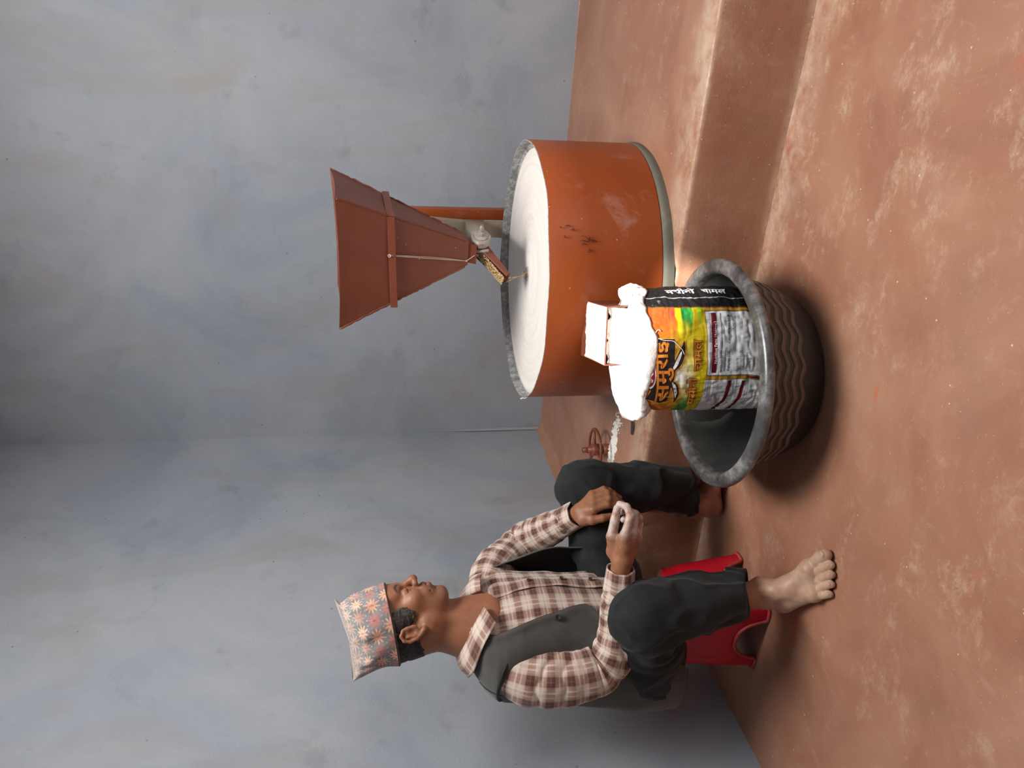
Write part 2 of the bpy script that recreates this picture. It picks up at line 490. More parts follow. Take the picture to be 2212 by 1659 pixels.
mill = empty('flour_mill', (DC[0], DC[1], HP), 'orange drum flour mill with a square hopper, standing on the red platform', 'mill')
n = 180
V, F = lathe([(DR-.004, DZ0), (DR, DZ0), (DR, DZ0+.004), (DR, DZ1-.12), (DR, DZ1-.001), (DR-.0012, DZ1), (DR-.003, DZ1), (DR-.0042, DZ1-.001), (DR-.0042, DZ1-.05), (DR-.0042, DZ1-.11)], n, DC)
V = np.asarray(V)
# the sheet has slight waves
ang = np.arctan2(V[:, 1]-DC[1], V[:, 0]-DC[0])
rr = 1 + (.0012*np.sin(3*ang+1)+.0008*np.sin(7*ang))/DR
V[:, 0] = DC[0]+(V[:, 0]-DC[0])*rr; V[:, 1] = DC[1]+(V[:, 1]-DC[1])*rr
top = V[:, 2] > DZ1-.02
V[top, 2] += .0022*np.sin(4*ang[top]+.5) + .0012*np.sin(11*ang[top])
mi = np.repeat([0, 0, 0, 0, 1, 1, 1, 1, 1], n)
drum = mesh_obj('drum_casing', V, F, [M['orange'], M['zinc']], mill, mat_idx=mi)
V, F = lathe([(DR+.002, HP-.004), (DR+.004, HP+.012), (DR+.001, DZ0), (DR-.03, DZ0+.001)], n, DC)
V += (fbm(V, 8, 3, 3)*.0025)[:, None]*np.array((1, 1, 0))
mesh_obj('base_ring', V, F, M['base_ring'], mill)
# flour lying on the stone, a shallow dome with a funnel-shaped eye
fc = DC + np.array((-.004, -.006))
pr = [(.012, DZ1-.050), (.016, DZ1-.024), (.022, DZ1-.0185), (.035, DZ1-.020), (.07, DZ1-.0215)] + [(r, DZ1-.0225-.001*math.sin(r*60)) for r in np.linspace(.10, .36, 24)] + [(.374, DZ1-.024), (.3795, DZ1-.034)]
V, F = lathe(pr, n, fc, cap0=True)
mesh_obj('flour_bed', V, F, M['flour_disc'], mill)
V, F = lathe([(.0165, DZ1-.024), (.0175, DZ1-.0155), (.0215, DZ1-.0150), (.0235, DZ1-.0205)], 48, fc)
mesh_obj('eye_collar', V, F, M['dusty_steel'], mill)
# dust heaped in the gutter against the sheet
V, F = lathe([(.376, DZ1-.036), (.380, DZ1-.030), (.3885, DZ1-.026)], n, DC)
V[:, 2] += np.clip(fbm(V, 14, 77, 3), 0, 1)*.006
mesh_obj('gutter_dust', V, F, M['zinc'], mill)
# torn paper scraps at the left of the rim
sc = []
for a, ln, tw in ((3.62, .016, .4), (3.70, .010, -.3), (3.56, .013, .2)):
    b = np.array((DC[0]+DR*math.cos(a), DC[1]+DR*math.sin(a), DZ1-.004))
    t_ = np.array((-math.sin(a), math.cos(a), 0)); nn = np.array((math.cos(a), math.sin(a), 0))
    q = [b-t_*.006, b+t_*.006, b+t_*(.005+tw*.01)+np.array((0, 0, ln))+nn*.006, b-t_*(.002-tw*.01)+np.array((0, 0, ln*.8))+nn*.003]
    q += [x+nn*.0006 for x in q]
    sc.append((np.array(q), [[0, 1, 2, 3], [7, 6, 5, 4], [0, 4, 5, 1], [1, 5, 6, 2], [2, 6, 7, 3], [3, 7, 4, 0]]))
V, F = join(sc); mesh_obj('rim_scraps', V, F, M['flour'], mill, smooth=False)

# hopper: thin sheet pyramid standing on its narrow end
HC = np.array((-.712, 2.330)); hs = .189
ztop = {(-1, -1): 1.135, (1, -1): 1.134, (1, 1): 1.160, (-1, 1): 1.150}
NB = np.array((-.712, 2.310)); ns = .037; nz = .752
def hop_pt(u, v, t, ins=0.0):
    """u,v in -1..1 on the square, t 0 neck .. 1 rim"""
    zt = sum(ztop[(a, b)]*(1+a*u)*(1+b*v)/4 for a in (-1, 1) for b in (-1, 1))
    s = ns + (hs-ns)*t - ins
    c = NB*(1-t) + HC*t
    return np.array((c[0]+u*s, c[1]+v*s, nz + (zt-nz)*t))
def hop_shell(ins, t0=0.0, t1=1.0, nt=14, sag=.004):
    per = [(-1+2*i/10, -1) for i in range(10)] + [(1, -1+2*i/10) for i in range(10)] + [(1-2*i/10, 1) for i in range(10)] + [(-1, 1-2*i/10) for i in range(10)]
    R = []
    for j in range(nt):
        t = t0 + (t1-t0)*j/(nt-1)
        for (u, v) in per:
            P = hop_pt(u, v, t, ins)
            e = (1-abs(u)**2 if abs(v) == 1 else 1-abs(v)**2)
            if j == nt-1: P[2] -= sag*e*1.5
            dirn = np.array((0, v, 0)) if abs(v) == 1 else np.array((u, 0, 0))
            wob = .0025*fbm(P[None], 14, 5, 2)[0]
            R.append(P + dirn*(.004*e*t*(1-t)*-2 + wob*e*0.8))
    return np.array(R), len(per)
Va, npr = hop_shell(0); Vb, _ = hop_shell(.004)
nt = 14
F = grid_faces(npr, nt).tolist() + [[i+len(Va) for i in f] for f in grid_faces(npr, nt, flip=True).tolist()]
for i in range(npr):
    a, b = (nt-1)*npr+i, (nt-1)*npr+(i+1) % npr
    F.append([a, b, b+len(Va), a+len(Va)])
hop = mesh_obj('hopper', np.concatenate([Va, Vb]), F, M['hopper'], mill, smooth=False)
# welded seams on the four arrises
sm = []
for (u, v) in ((1, -1), (-1, -1), (1, 1), (-1, 1)):
    pts = [hop_pt(u, v, t) + np.array((u, v, 0))*.0005 + RNG.normal(0, .0009, 3) for t in np.linspace(.02, .995, 46)]
    sm.append(tube(pts, .0026 + .0010*RNG.random(46), 6))
V, F = join(sm); mesh_obj('weld_seam', V, F, M['hopper'], hop)
# angle-iron band round the hopper
tb = .595
bz = .985
bs = ns+(hs-ns)*tb + .002
bc = NB*(1-tb)+HC*tb
parts = []
for (x0, y0, x1, y1) in ((-bs-.012, -bs-.006, bs+.003, -bs), (bs-.001, -bs-.006, bs+.005, bs+.02), (-bs-.012, bs, bs+.004, bs+.006), (-bs-.006, -bs, -bs, bs)):
    parts.append(box_vf((bc[0]+x0, bc[1]+y0, bz-.011), (bc[0]+x1, bc[1]+y1, bz+.010), .0015))
V, F = join(parts)
V[:, 2] += (V[:, 0]-bc[0])*.03 + (V[:, 1]-bc[1])*.03
mesh_obj('hopper_band', V, F, M['hopper'], mill, smooth=False)
# neck
V, F = join([box_vf((NB[0]-.030, NB[1]-.033, .726), (NB[0]+.030, NB[1]+.033, nz+.004), .001)])
V[V[:, 2] < .735, 0] -= .006
mesh_obj('hopper_neck', V, F, M['hopper'], mill, smooth=False)

# posts that carry the hopper
V, F = box_vf((-.745, 2.776, HP-.004), (-.707, 2.812, .990), .003)
mesh_obj('orange_post', V, F, M['orange'], mill)['label'] = 'orange square steel post behind the hopper'
P = np.array([(-.775, 2.752, HP-.004), (-.772, 2.750, .58), (-.765, 2.740, .70), (-.748, 2.715, .83), (-.728, 2.660, .99)])
def plank(P, w_, d_):
    V = []
    for q in P:
        for a, b in ((-1, -1), (1, -1), (1, 1), (-1, 1)): V.append(q + np.array((a*w_, b*d_, 0)))
    F = grid_faces(4, len(P)).tolist() + [[3, 2, 1, 0], [4*len(P)-4, 4*len(P)-3, 4*len(P)-2, 4*len(P)-1]]
    return np.array(V), F
V, F = plank(P, .0255, .016)
mesh_obj('wooden_post', V, F, M['wood'], mill, smooth=False)['label'] = 'pale wooden post caked with flour'
# arm from the post to the clamp
a0 = np.array((-.672, 2.470, .690)); a1 = np.array((-.668, 2.318, .706))
V, F = plank(np.array([a0, a0*.5+a1*.5, a1]), .022, .001)
V, F = plank(np.array([(-.766, 2.745, .655), (-.690, 2.330, .700)]), .024, .001)
V = []
for q, hh_ in ((np.array((-.752, 2.740, .672)), .034), (np.array((-.735, 2.60, .690)), .030), (np.array((-.700, 2.40, .707)), .024), (np.array((-.676, 2.312, .709)), .020)):
    for a, b in ((-1, -1), (1, -1), (1, 1), (-1, 1)): V.append(q + np.array((a*.018, 0, b*hh_)))
V = np.array(V); F = grid_faces(4, 4).tolist() + [[3, 2, 1, 0], [12, 13, 14, 15]]
mesh_obj('wooden_arm', V, F, M['wood'], mill)
CLP = Vector((-.672, 2.300, .711)); CLA = Vector((.66, .73*.25-.60, .05)).normalized()
CLQ = CLA.to_track_quat('Z', 'Y').to_matrix()
def on_axis(profile, n, c0=True, c1=True):
    V, F = lathe(profile, n, (0, 0), c0, c1)
    return np.array([CLQ@Vector(p) + CLP for p in V]), F
cl = mesh_obj('clamp_block', *on_axis([(.003, -.022), (.026, -.021), (.030, -.016), (.0305, .004), (.026, .009), (.004, .010)], 9), M['dusty_steel'], mill, smooth=False)
mesh_obj('washer', *on_axis([(.003, .0105), (.0205, .0105), (.0212, .012), (.0205, .0140), (.003, .0145)], 30), M['dusty_steel'], cl)
mesh_obj('nut', *on_axis([(.003, .0145), (.0098, .0145), (.0098, .0275), (.0088, .0295), (.003, .0295)], 6), M['dusty_steel'], cl, smooth=False)
zz = np.linspace(-.036, .050, 60)
mesh_obj('bolt', *on_axis([(.0050+.0006*(i % 2), z) for i, z in enumerate(zz)], 14), M['dusty_steel'], cl)

# the feed shoe: a tilted trough of wheat under the neck, hung by string
s0 = np.array((-.700, 2.345, .716)); s1 = np.array((-.789, 2.262, .632))
ax = s1-s0; ln = np.linalg.norm(ax); ax /= ln
sd_ = np.cross(ax, (0, 0, 1)); sd_ /= np.linalg.norm(sd_); nu_ = np.cross(sd_, ax)
if nu_[2] < 0: nu_ = -nu_; sd_ = -sd_
def trough(t_, th):
    R = []
    for k in range(9):
        q = k/8
        c = s0 + ax*ln*(q*1.04-.04)
        wd = .030 + .006*(1-q); dp = .034*(1-.55*q)
        pr = [(-wd-.002, dp), (-wd, .004), (-wd*.7, 0), (wd*.7, 0), (wd, .004), (wd+.002, dp)]
        for (a, b) in pr: R.append(c + sd_*(a*(1-th)) + nu_*(b+th*.05 - .012))
    return np.array(R)
Va = trough(0, 0); Vb = trough(0, .07)
F = grid_faces(6, 9, closed_u=False).tolist() + [[i+54 for i in f] for f in grid_faces(6, 9, closed_u=False, flip=True).tolist()]
for k in range(8):
    F.append([k*6, (k+1)*6, (k+1)*6+54, k*6+54]); F.append([k*6+5, k*6+59, (k+1)*6+59, (k+1)*6+5])
for k in range(5):
    F.append([k, k+1, k+55, k+54]); F.append([48+k, 102+k, 103+k, 49+k])
shoe = mesh_obj('feed_shoe', np.concatenate([Va, Vb]), F, M['hopper'], mill, smooth=False)
def seed_vf(p, d, l=.0030, r=.0014):
    d = d/np.linalg.norm(d)
    return tube([p-d*l, p-d*l*.5, p+d*l*.5, p+d*l], [.0004, r, r, .0004], 6)
sv = []
for k in range(620):
    q = RNG.random()**.7; sgn = RNG.uniform(-1, 1)
    c = s0 + ax*ln*q + sd_*(sgn*.027) + nu_*(.008 + .012*(1-.55*q) + .006*(1-sgn*sgn)*RNG.random())
    d = ax + RNG.normal(0, .55, 3)
    sv.append(seed_vf(c, d))
V, F = join(sv); g = mesh_obj('wheat_heap', V, F, M['grain'], shoe); g['kind'] = 'stuff'
# falling grain: a thin stream into the eye
sv = []
for k in range(70):
    q = RNG.random(); st = int(RNG.integers(0, 4))
    b = s1 + ax*.004 + sd_*(-.014+.009*st) + np.array((0, 0, -.004))
    e = np.array((fc[0]-.004+.004*st, fc[1]-.004, DZ1-.020))
    sv.append(seed_vf(b*(1-q)+e*q+RNG.normal(0, .0005, 3), e-b, .0036, .0012))
V, F = join(sv); g = mesh_obj('falling_grain', V, F, M['grain'], shoe); g['kind'] = 'stuff'
# peg and strings
pg = s0*.72+s1*.28 - sd_*.034 + nu_*.020
pgv = (pg + np.array((0, 0, .024)), pg - np.array((-.004, .008, .020)))
mesh_obj('peg', *tube([pgv[0], pg, pgv[1]], .0048, 10), M['dusty_steel'], shoe)
kn = np.array((bc[0]+.018, bc[1]-bs-.009, bz+.004))
ms = np.array((-.734, 2.266, .757))
st = [tube(catmull([kn, kn*.5+ms*.5+np.array((0, -.001, -.002)), ms], 14), .0011, 6),
      tube(catmull([kn+np.array((.002, 0, 0)), kn*.4+ms*.6+np.array((.004, 0, 0)), ms], 14), .0009, 6),
      tube(catmull([ms, ms*.4+pg*.6, pg+sd_*.02+nu_*.01], 10), .0012, 6)]
tk = np.linspace(0, 2*PI, 16)
st.append(tube(np.stack([kn[0]+.004*np.cos(tk), 0*tk+kn[1], kn[2]+.004*np.sin(tk)], -1), .0014, 6))
st.append(tube(np.stack([ms[0]+.002*np.cos(tk), 0*tk+ms[1], ms[2]+.002*np.sin(tk)], -1), .0012, 6))
V, F = join(st); mesh_obj('string', V, F, M['string'], mill)

# scribbled ink marks on the drum
def on_drum(a, z, off=.0009):
    return np.array((DC[0]+(DR+off+.0022)*math.cos(a), DC[1]+(DR+off+.0022)*math.sin(a), z))
aim = math.atan2(0-DC[1], 0-DC[0])                       # side that faces the room
strokes = [[(.335, .520), (.345, .528), (.338, .536)], [(.300, .505), (.31, .516), (.318, .512), (.305, .525)],
           [(.262, .500), (.255, .482), (.240, .478), (.222, .470), (.214, .480), (.226, .492), (.212, .5)],
           [(.262, .472), (.250, .470), (.236, .474), (.225, .458), (.215, .452), (.205, .462)],
           [(.190, .478), (.198, .488), (.186, .495)], [(.170, .470), (.150, .474), (.142, .466), (.128, .482)], [(.32, .545), (.335, .552)], [(.24, .53), (.25, .54), (.262, .536)]]
sv = []
for s_ in strokes:
    pts = catmull([on_drum(aim+a*.85+.02, z-.0) for a, z in s_], 30)
    sv.append(tube(pts, (.0008+.0009*RNG.random(30))*np.sin(np.linspace(.25, PI-.25, 30)), 5))
V, F = join(sv)
mesh_obj('ink_scribble', V, F, M['ink'], mill)

# chute through which the flour leaves the drum
cb = np.array((-.805, 1.886)); d_ = np.array((.047, -.19)); d_ /= np.linalg.norm(d_)
d3 = np.array((d_[0], d_[1], -.16)); d3 /= np.linalg.norm(d3)
s3 = np.array((-d_[1], d_[0], 0)) * 1.0; s3 /= np.linalg.norm(s3)      # towards the right
n3 = np.cross(s3, d3); 
if n3[2] < 0: n3 = -n3
c0 = np.array((cb[0]+.006, cb[1], .470))
hw = .077
def slab(o, u, v, wv):
    q = [o, o+u, o+u+v, o+v]; q += [x+wv for x in q]
    return np.array(q), [[3, 2, 1, 0], [4, 5, 6, 7], [0, 1, 5, 4], [1, 2, 6, 5], [2, 3, 7, 6], [3, 0, 4, 7]]
L_ = .118
chute = mesh_obj('chute', *join([
    slab(c0-s3*hw-d3*.03, s3*2*hw, d3*(L_+.03), n3*.003),
    slab(c0-s3*hw-d3*.03, d3*(L_+.030), -n3*.062, s3*.003),
    slab(c0+s3*hw-d3*.03, -n3*.062, d3*(L_+.030), -s3*.003),
    slab(c0-s3*hw-n3*.062-d3*.03, d3*(L_+.02), s3*2*hw, n3*.003)]), M['hopper'], mill, smooth=False)
# crust of flour on the chute
nu, nv = 40, 30
U, Vv = np.meshgrid(np.linspace(-1, 1, nu), np.linspace(0, 1, nv))
hgt = .0042 + .0022*fbm(np.stack([U, Vv, 0*U], -1), 5, 4, 3)
edge = np.minimum(1-np.abs(U), np.minimum(Vv, 1-Vv)*1.6); hgt = np.maximum(hgt, 0)*sstep(0, .05, edge) + .0042
P = c0 + (U*hw*.97)[..., None]*s3 + (Vv*L_*.985+.002)[..., None]*d3 + hgt[..., None]*n3
mesh_obj('flour_crust', P.reshape(-1, 3), grid_faces(nu, nv, closed_u=False), M['flour'], chute)
# the flour standing in the mouth of the chute
U, Vv = np.meshgrid(np.linspace(-1, 1, nu), np.linspace(0, 1, nv))
P = c0 + (U*hw*.95)[..., None]*s3 + (L_*(.90+.42*Vv**1.3))[..., None]*d3 - (.006+.052*Vv+.006*fbm(np.stack([U*2, Vv, 0*U], -1), 3, 8, 3))[..., None]*n3
mesh_obj('flour_stream', P.reshape(-1, 3), grid_faces(nu, nv, closed_u=False), M['flour'], chute)

# ------------------------------------------------------------------ adjusting wheel, left of the drum
wh = empty('hand_wheel', (-1.40, 2.235, HP), 'small rust-red spoked hand wheel on a short spindle behind the knee', 'hand wheel')
wc = np.array((-1.402, 2.238))
mesh_obj('spindle', *lathe([(.0125, HP), (.0125, HP+.075)], 16, wc, True, True), M['hopper'], wh)
mesh_obj('boss', *lathe([(.020, HP), (.020, HP+.018), (.013, HP+.020)], 18, wc, False, True), M['hopper'], wh)
mesh_obj('hub', *lathe([(.011, HP+.033), (.021, HP+.034), (.021, HP+.060), (.011, HP+.061)], 18, wc), M['hopper'], wh)
t = np.linspace(0, 2*PI, 49)
mesh_obj('wheel_rim', *tube(np.stack([wc[0]+.072*np.cos(t), wc[1]+.072*np.sin(t), 0*t+HP+.047], -1), .0048, 8, False), M['hopper'], wh)
for a in (.5, .5+2*PI/3, .5+4*PI/3):
    mesh_obj('spoke', *tube([(wc[0]+.018*math.cos(a), wc[1]+.018*math.sin(a), HP+.047), (wc[0]+.071*math.cos(a), wc[1]+.071*math.sin(a), HP+.047)], .0042, 8), M['hopper'], wh)
# spindle stub with handle lying across
mesh_obj('spindle_end', *lathe([(.0095, HP+.075), (.0095, HP+.092)], 14, wc, False, True), M['hopper'], wh)
# spilt flour round the wheel
nn_ = 110
sp = []
for k in range(330):
    q = RNG.random()
    c = np.array((-1.425+.19*q+RNG.normal(0, .012), 2.205-.03*q+RNG.normal(0, .014)))
    r = (.0035+.010*RNG.random()**2)*(1.15-.85*q)
    n_ = 8; a = np.linspace(0, 2*PI, n_, endpoint=False)+RNG.random()*6
    rr_ = r*(.6+.7*RNG.random(n_))
    z = HP+.0025
    V = [(c[0], c[1], z+r*.35)] + [(c[0]+rr_[i]*math.cos(a[i]), c[1]+rr_[i]*math.sin(a[i])*.8, z-.003) for i in range(n_)]
    sp.append((np.array(V), [[0, 1+i, 1+(i+1) % n_] for i in range(n_)]))
V, F = join(sp)
tag(mesh_obj('spilt_flour', V, F, M['flour']), 'trail of white flour spilt on the platform around the hand wheel', 'flour', kind='stuff')
# a bent dark strip lying near the edge of the platform
P = catmull([(-1.135, 2.068, HP+.006), (-1.160, 2.050, HP+.005), (-1.178, 2.027, HP+.006), (-1.215, 2.022, HP+.005)], 18)
V = []
for i, q in enumerate(P):
    wd = .0065*math.sin(PI*(.12+.76*i/17))
    for a, b in ((-1, 0), (1, .004), (1, .006), (-1, .002)): V.append(q + np.array((a*wd*.5, a*wd, b)))
F = grid_faces(4, 18).tolist() + [[3, 2, 1, 0], [68, 69, 70, 71]]
tag(mesh_obj('dark_strip', V, F, M['dark_joint'], smooth=False), 'thin bent dark strip lying on the platform edge by the sack', 'strip')
# ------------------------------------------------------------------ black tub
TC = np.array((-.827, 1.662)); TR, TH = .287, .210
k = NT('black_plastic'); v = k.mapped()
f = k.noise(v, 14, 6, .7)
k.color(k.ramp(f, [(.35, (.016, .0145, .0135)), (.6, (.024, .022, .020)), (.78, (.042, .038, .034))]))
k.rough(k.ramp(k.noise(v, 30, 4), [(.3, .30), (.7, .48)])); k.b.inputs['Specular IOR Level'].default_value = .55
k.bump(k.noise(v, 70, 4), .12, .001); M['tub'] = k.m
M['tub_inside'] = simple('tub_inside_dusty', (.045, .046, .044), .5, .3, 12)
k = NT('tub_rim_dusty'); v = k.mapped()
f = k.noise(v, 10, 7, .75)
k.color(k.ramp(f, [(.36, (.035, .035, .035)), (.50, (.085, .085, .084)), (.66, (.28, .277, .27))]))
k.rough(.30); k.b.inputs['Specular IOR Level'].default_value = .75; k.bump(k.noise(v, 90, 4), .25, .0015); M['tub_rim'] = k.m
M['tub_wave'] = simple('tub_wave_brown', (.120, .088, .066), .5, .2, 40)
tub = empty('plastic_tub', (TC[0], TC[1], 0), 'large round black plastic tub with wavy ridges on the floor before the mill', 'tub')
def tub_r(z):
    """outer radius at height z"""
    t = z/TH
    return .176 + .080*max(0.0, t)**.55
pr = [(.001, .004), (.140, .004), (.160, .000), (.172, .001), (.186, .006)]
pr += [(tub_r(z), z) for z in np.linspace(.02, TH-.018, 22)]
body = pr + [(tub_r(TH-.018)+.004, TH-.014)]
inner = [(tub_r(TH-.02)-.002, TH-.012), (tub_r(TH-.02)-.004, TH-.03)] + [(tub_r(z)-.005, z) for z in np.linspace(TH-.05, .025, 14)] + [(.178, .014), (.15, .010), (.001, .010)]
V, F = lathe(body, 128, TC); mesh_obj('tub_wall', V, F, M['tub'], tub)
V, F = lathe(inner, 128, TC); mesh_obj('tub_lining', V, F, M['tub_inside'], tub)
ro = TR
ri = tub_r(TH-.02)-.004
rim = [(ri, TH-.030), (ri+.001, TH-.012), (ri+.006, TH-.003), (ri+.014, TH), (ro-.014, TH-.001), (ro-.005, TH-.004), (ro-.0006, TH-.011), (ro, TH-.017), (ro-.0012, TH-.022), (ro-.004, TH-.025), (ro-.012, TH-.022), (ri+.008, TH-.018)]
V, F = lathe(rim, 160, TC)
a = np.arctan2(V[:, 1]-TC[1], V[:, 0]-TC[0]); V[:, 2] += .002*np.sin(2*a+.6)
mesh_obj('rim', V, F, M['tub_rim'], tub)
for z0 in (.1545, .1310, .1075, .0840):
    n_ = 360
    t = np.linspace(0, 2*PI, n_, endpoint=False)
    tri = 2/PI*np.arcsin(.94*np.sin(20*t+.7))
    zc_ = z0 + .0075*tri
    rows = []
    for dz, off in ((-.0066, -.001), (-.0056, .0016), (.0056, .0016), (.0066, -.001)):
        z = zc_+dz
        r = np.array([tub_r(q) for q in z]) + off
        rows.append(np.stack([TC[0]+r*np.cos(t), TC[1]+r*np.sin(t), z], -1))
    mesh_obj('wave_ridge', np.concatenate(rows), grid_faces(n_, 4), M['tub_wave'], tub)['label'] = 'brownish wavy ridge moulded round the tub'
# tilt of the whole tub: it stands a little askew

# ------------------------------------------------------------------ red stool
k = NT('red_plastic'); v = k.mapped()
f = k.noise(v, 12, 5, .6)
k.color(k.ramp(f, [(.3, (.52, .006, .020)), (.7, (.63, .012, .030))]))
k.rough(.36); k.b.inputs['Specular IOR Level'].default_value = .4
k.b.inputs['Subsurface Weight'].default_value = .0
k.bump(k.noise(v, 60, 3), .08, .001); M['red'] = k.m
M['red_worn'] = simple('red_plastic_worn', (.48, .06, .065), .5, .2, 60, .2, 200)
c4 = np.array(((-1.451, 1.465), (-1.397, 1.677), (-1.637, 1.690), (-1.691, 1.476)))
SC = c4.mean(0); ux = (c4[0]-c4[3]); ux /= np.linalg.norm(ux); uy = np.array((-ux[1], ux[0]))
hw0, SH = .116, .245
stool = empty('plastic_stool', (SC[0], SC[1], 0), 'low red plastic stool with arched sides, under the seated man', 'stool')
def sq(t, half, p=9):
    c, s = math.cos(t), math.sin(t)
    r = 1/(abs(c)**p+abs(s)**p)**(1/p)
    return np.array((c*r*half, s*r*half))
def stool_pt(t, z, extra=0.0):
    half = hw0*(1 - .17*(z/SH)) + extra
    q = sq(t, half)
    cn = min(abs(math.cos(t)), abs(math.sin(t)))/max(abs(math.cos(t)), abs(math.sin(t)))    # 1 at corners
    q = q*(1 + .022*sstep(.60, .66, cn)*(1-sstep(.80, .86, z/SH)))
    return SC[:, ] + ux*q[0] + uy*q[1]
def arch(t):
    cn = min(abs(math.cos(t)), abs(math.sin(t)))/max(abs(math.cos(t)), abs(math.sin(t)))
    x = cn/.60
    return .0 if x >= 1 else .078*(1-x**2.6)**.55
nt_, nz_ = 320, 20
tt = np.linspace(0, 2*PI, nt_, endpoint=False)
def shell(ins):
    R = []
    for j in range(nz_):
        for t in tt:
            z0 = arch(t); z = z0 + (SH-.012-z0)*(j/(nz_-1))
            p = stool_pt(t, z, -ins)
            R.append((p[0], p[1], z))
    return np.array(R)
Va, Vb = shell(0), shell(.0035)
topr = []
for half_k, z in ((1.0, SH-.012), (.985, SH-.005), (.955, SH-.001), (.90, SH), (.5, SH-.003), (.02, SH-.003)):
    for t in tt:
        q = sq(t, hw0*.83*half_k, 9); p = SC+ux*q[0]+uy*q[1]
        topr.append((p[0], p[1], z))
topr = np.array(topr)
nA = len(Va)
F = grid_faces(nt_, nz_).tolist() + [[i+nA for i in f] for f in grid_faces(nt_, nz_, flip=True).tolist()]
for i in range(nt_): F.append([i, i+nA, (i+1) % nt_+nA, (i+1) % nt_])
mesh_obj('stool_sides', np.concatenate([Va, Vb]), F, M['red'], stool)
mesh_obj('seat', topr, grid_faces(nt_, 6).tolist()+[list(range(5*nt_, 6*nt_))], M['red'], stool)
# lip along the arched lower edge
pts = np.array([(*stool_pt(t, arch(t), .002), max(arch(t), .005)) for t in tt])
pts = np.concatenate([pts, pts[:1]])
V, F = tube(pts, .0050, 8, False)
mesh_obj('edge_lip', V, F, M['red_worn'], stool)
# ------------------------------------------------------------------ printed rice sack standing in the tub
RH = np.array((math.cos(YAW), math.sin(YAW), 0)); FH = np.array((-math.sin(YAW), math.cos(YAW), 0))
K = np.array((-.772, 1.694, 0)); SA, SB, SN = .152, .108, 2.7
Z0, Z1 = .014, .425
def sack_dims(z):
    t = sstep(.0, .16, z)
    top = sstep(.33, .43, z)
    return SA*(.80+.20*t)*(1-.02*top), SB*(.84+.16*t)*(1-.03*top)
def sack_c(z):
    t = 1-sstep(.0, .16, z)
    return K - np.multiply.outer(t, RH*.030)
def sack_pt(th, z, off=0.0):
    th = np.asarray(th, float); z = np.asarray(z, float)
    a, b = sack_dims(z)
    s, c = np.sin(th), np.cos(th)
    x = a*np.sign(s)*np.abs(s)**(2/SN); y = b*np.sign(c)*np.abs(c)**(2/SN)
    g = np.stack([x, y, z], -1)
    # slumped, creased woven plastic
    d = .0045*fbm(np.stack([x*1.0, y, z*1.2], -1), 9, 3, 3) + .0022*np.abs(fbm(np.stack([x, y, z*2.4], -1), 26, 8, 2)) \
        + .0016*fbm(np.stack([x*2.0, y*2.0, z*.8], -1), 60, 13, 2)
    d = d*sstep(0, .05, z) + .006*sstep(.26, .34, z)*(1-sstep(.34, .41, z))*0 + off
    nx_ = np.sign(s)*np.abs(s)**(2-2/SN)/a; ny_ = np.sign(c)*np.abs(c)**(2-2/SN)/b
    nl = np.sqrt(nx_**2+ny_**2)+1e-9
    x = x + d*nx_/nl; y = y + d*ny_/nl
    return sack_c(z) + x[..., None]*RH - y[..., None]*FH + z[..., None]*np.array((0, 0, 1.0))
def th_of(l, z):
    a, _ = sack_dims(z)
    q = np.clip(np.abs(l)/a, 0, .999)
    return np.sign(l)*np.arcsin(q**(SN/2))
# print units: px to the left, qx downwards, 1 unit = 0.224 mm
def l_of(y): return .1816 - .0002217*np.asarray(y, float)
def z_of(x): return .4521 - .0002247*np.asarray(x, float)
def on_sack(x, y, off):
    z = z_of(x); l = l_of(y)
    return sack_pt(th_of(l, z), z, off)

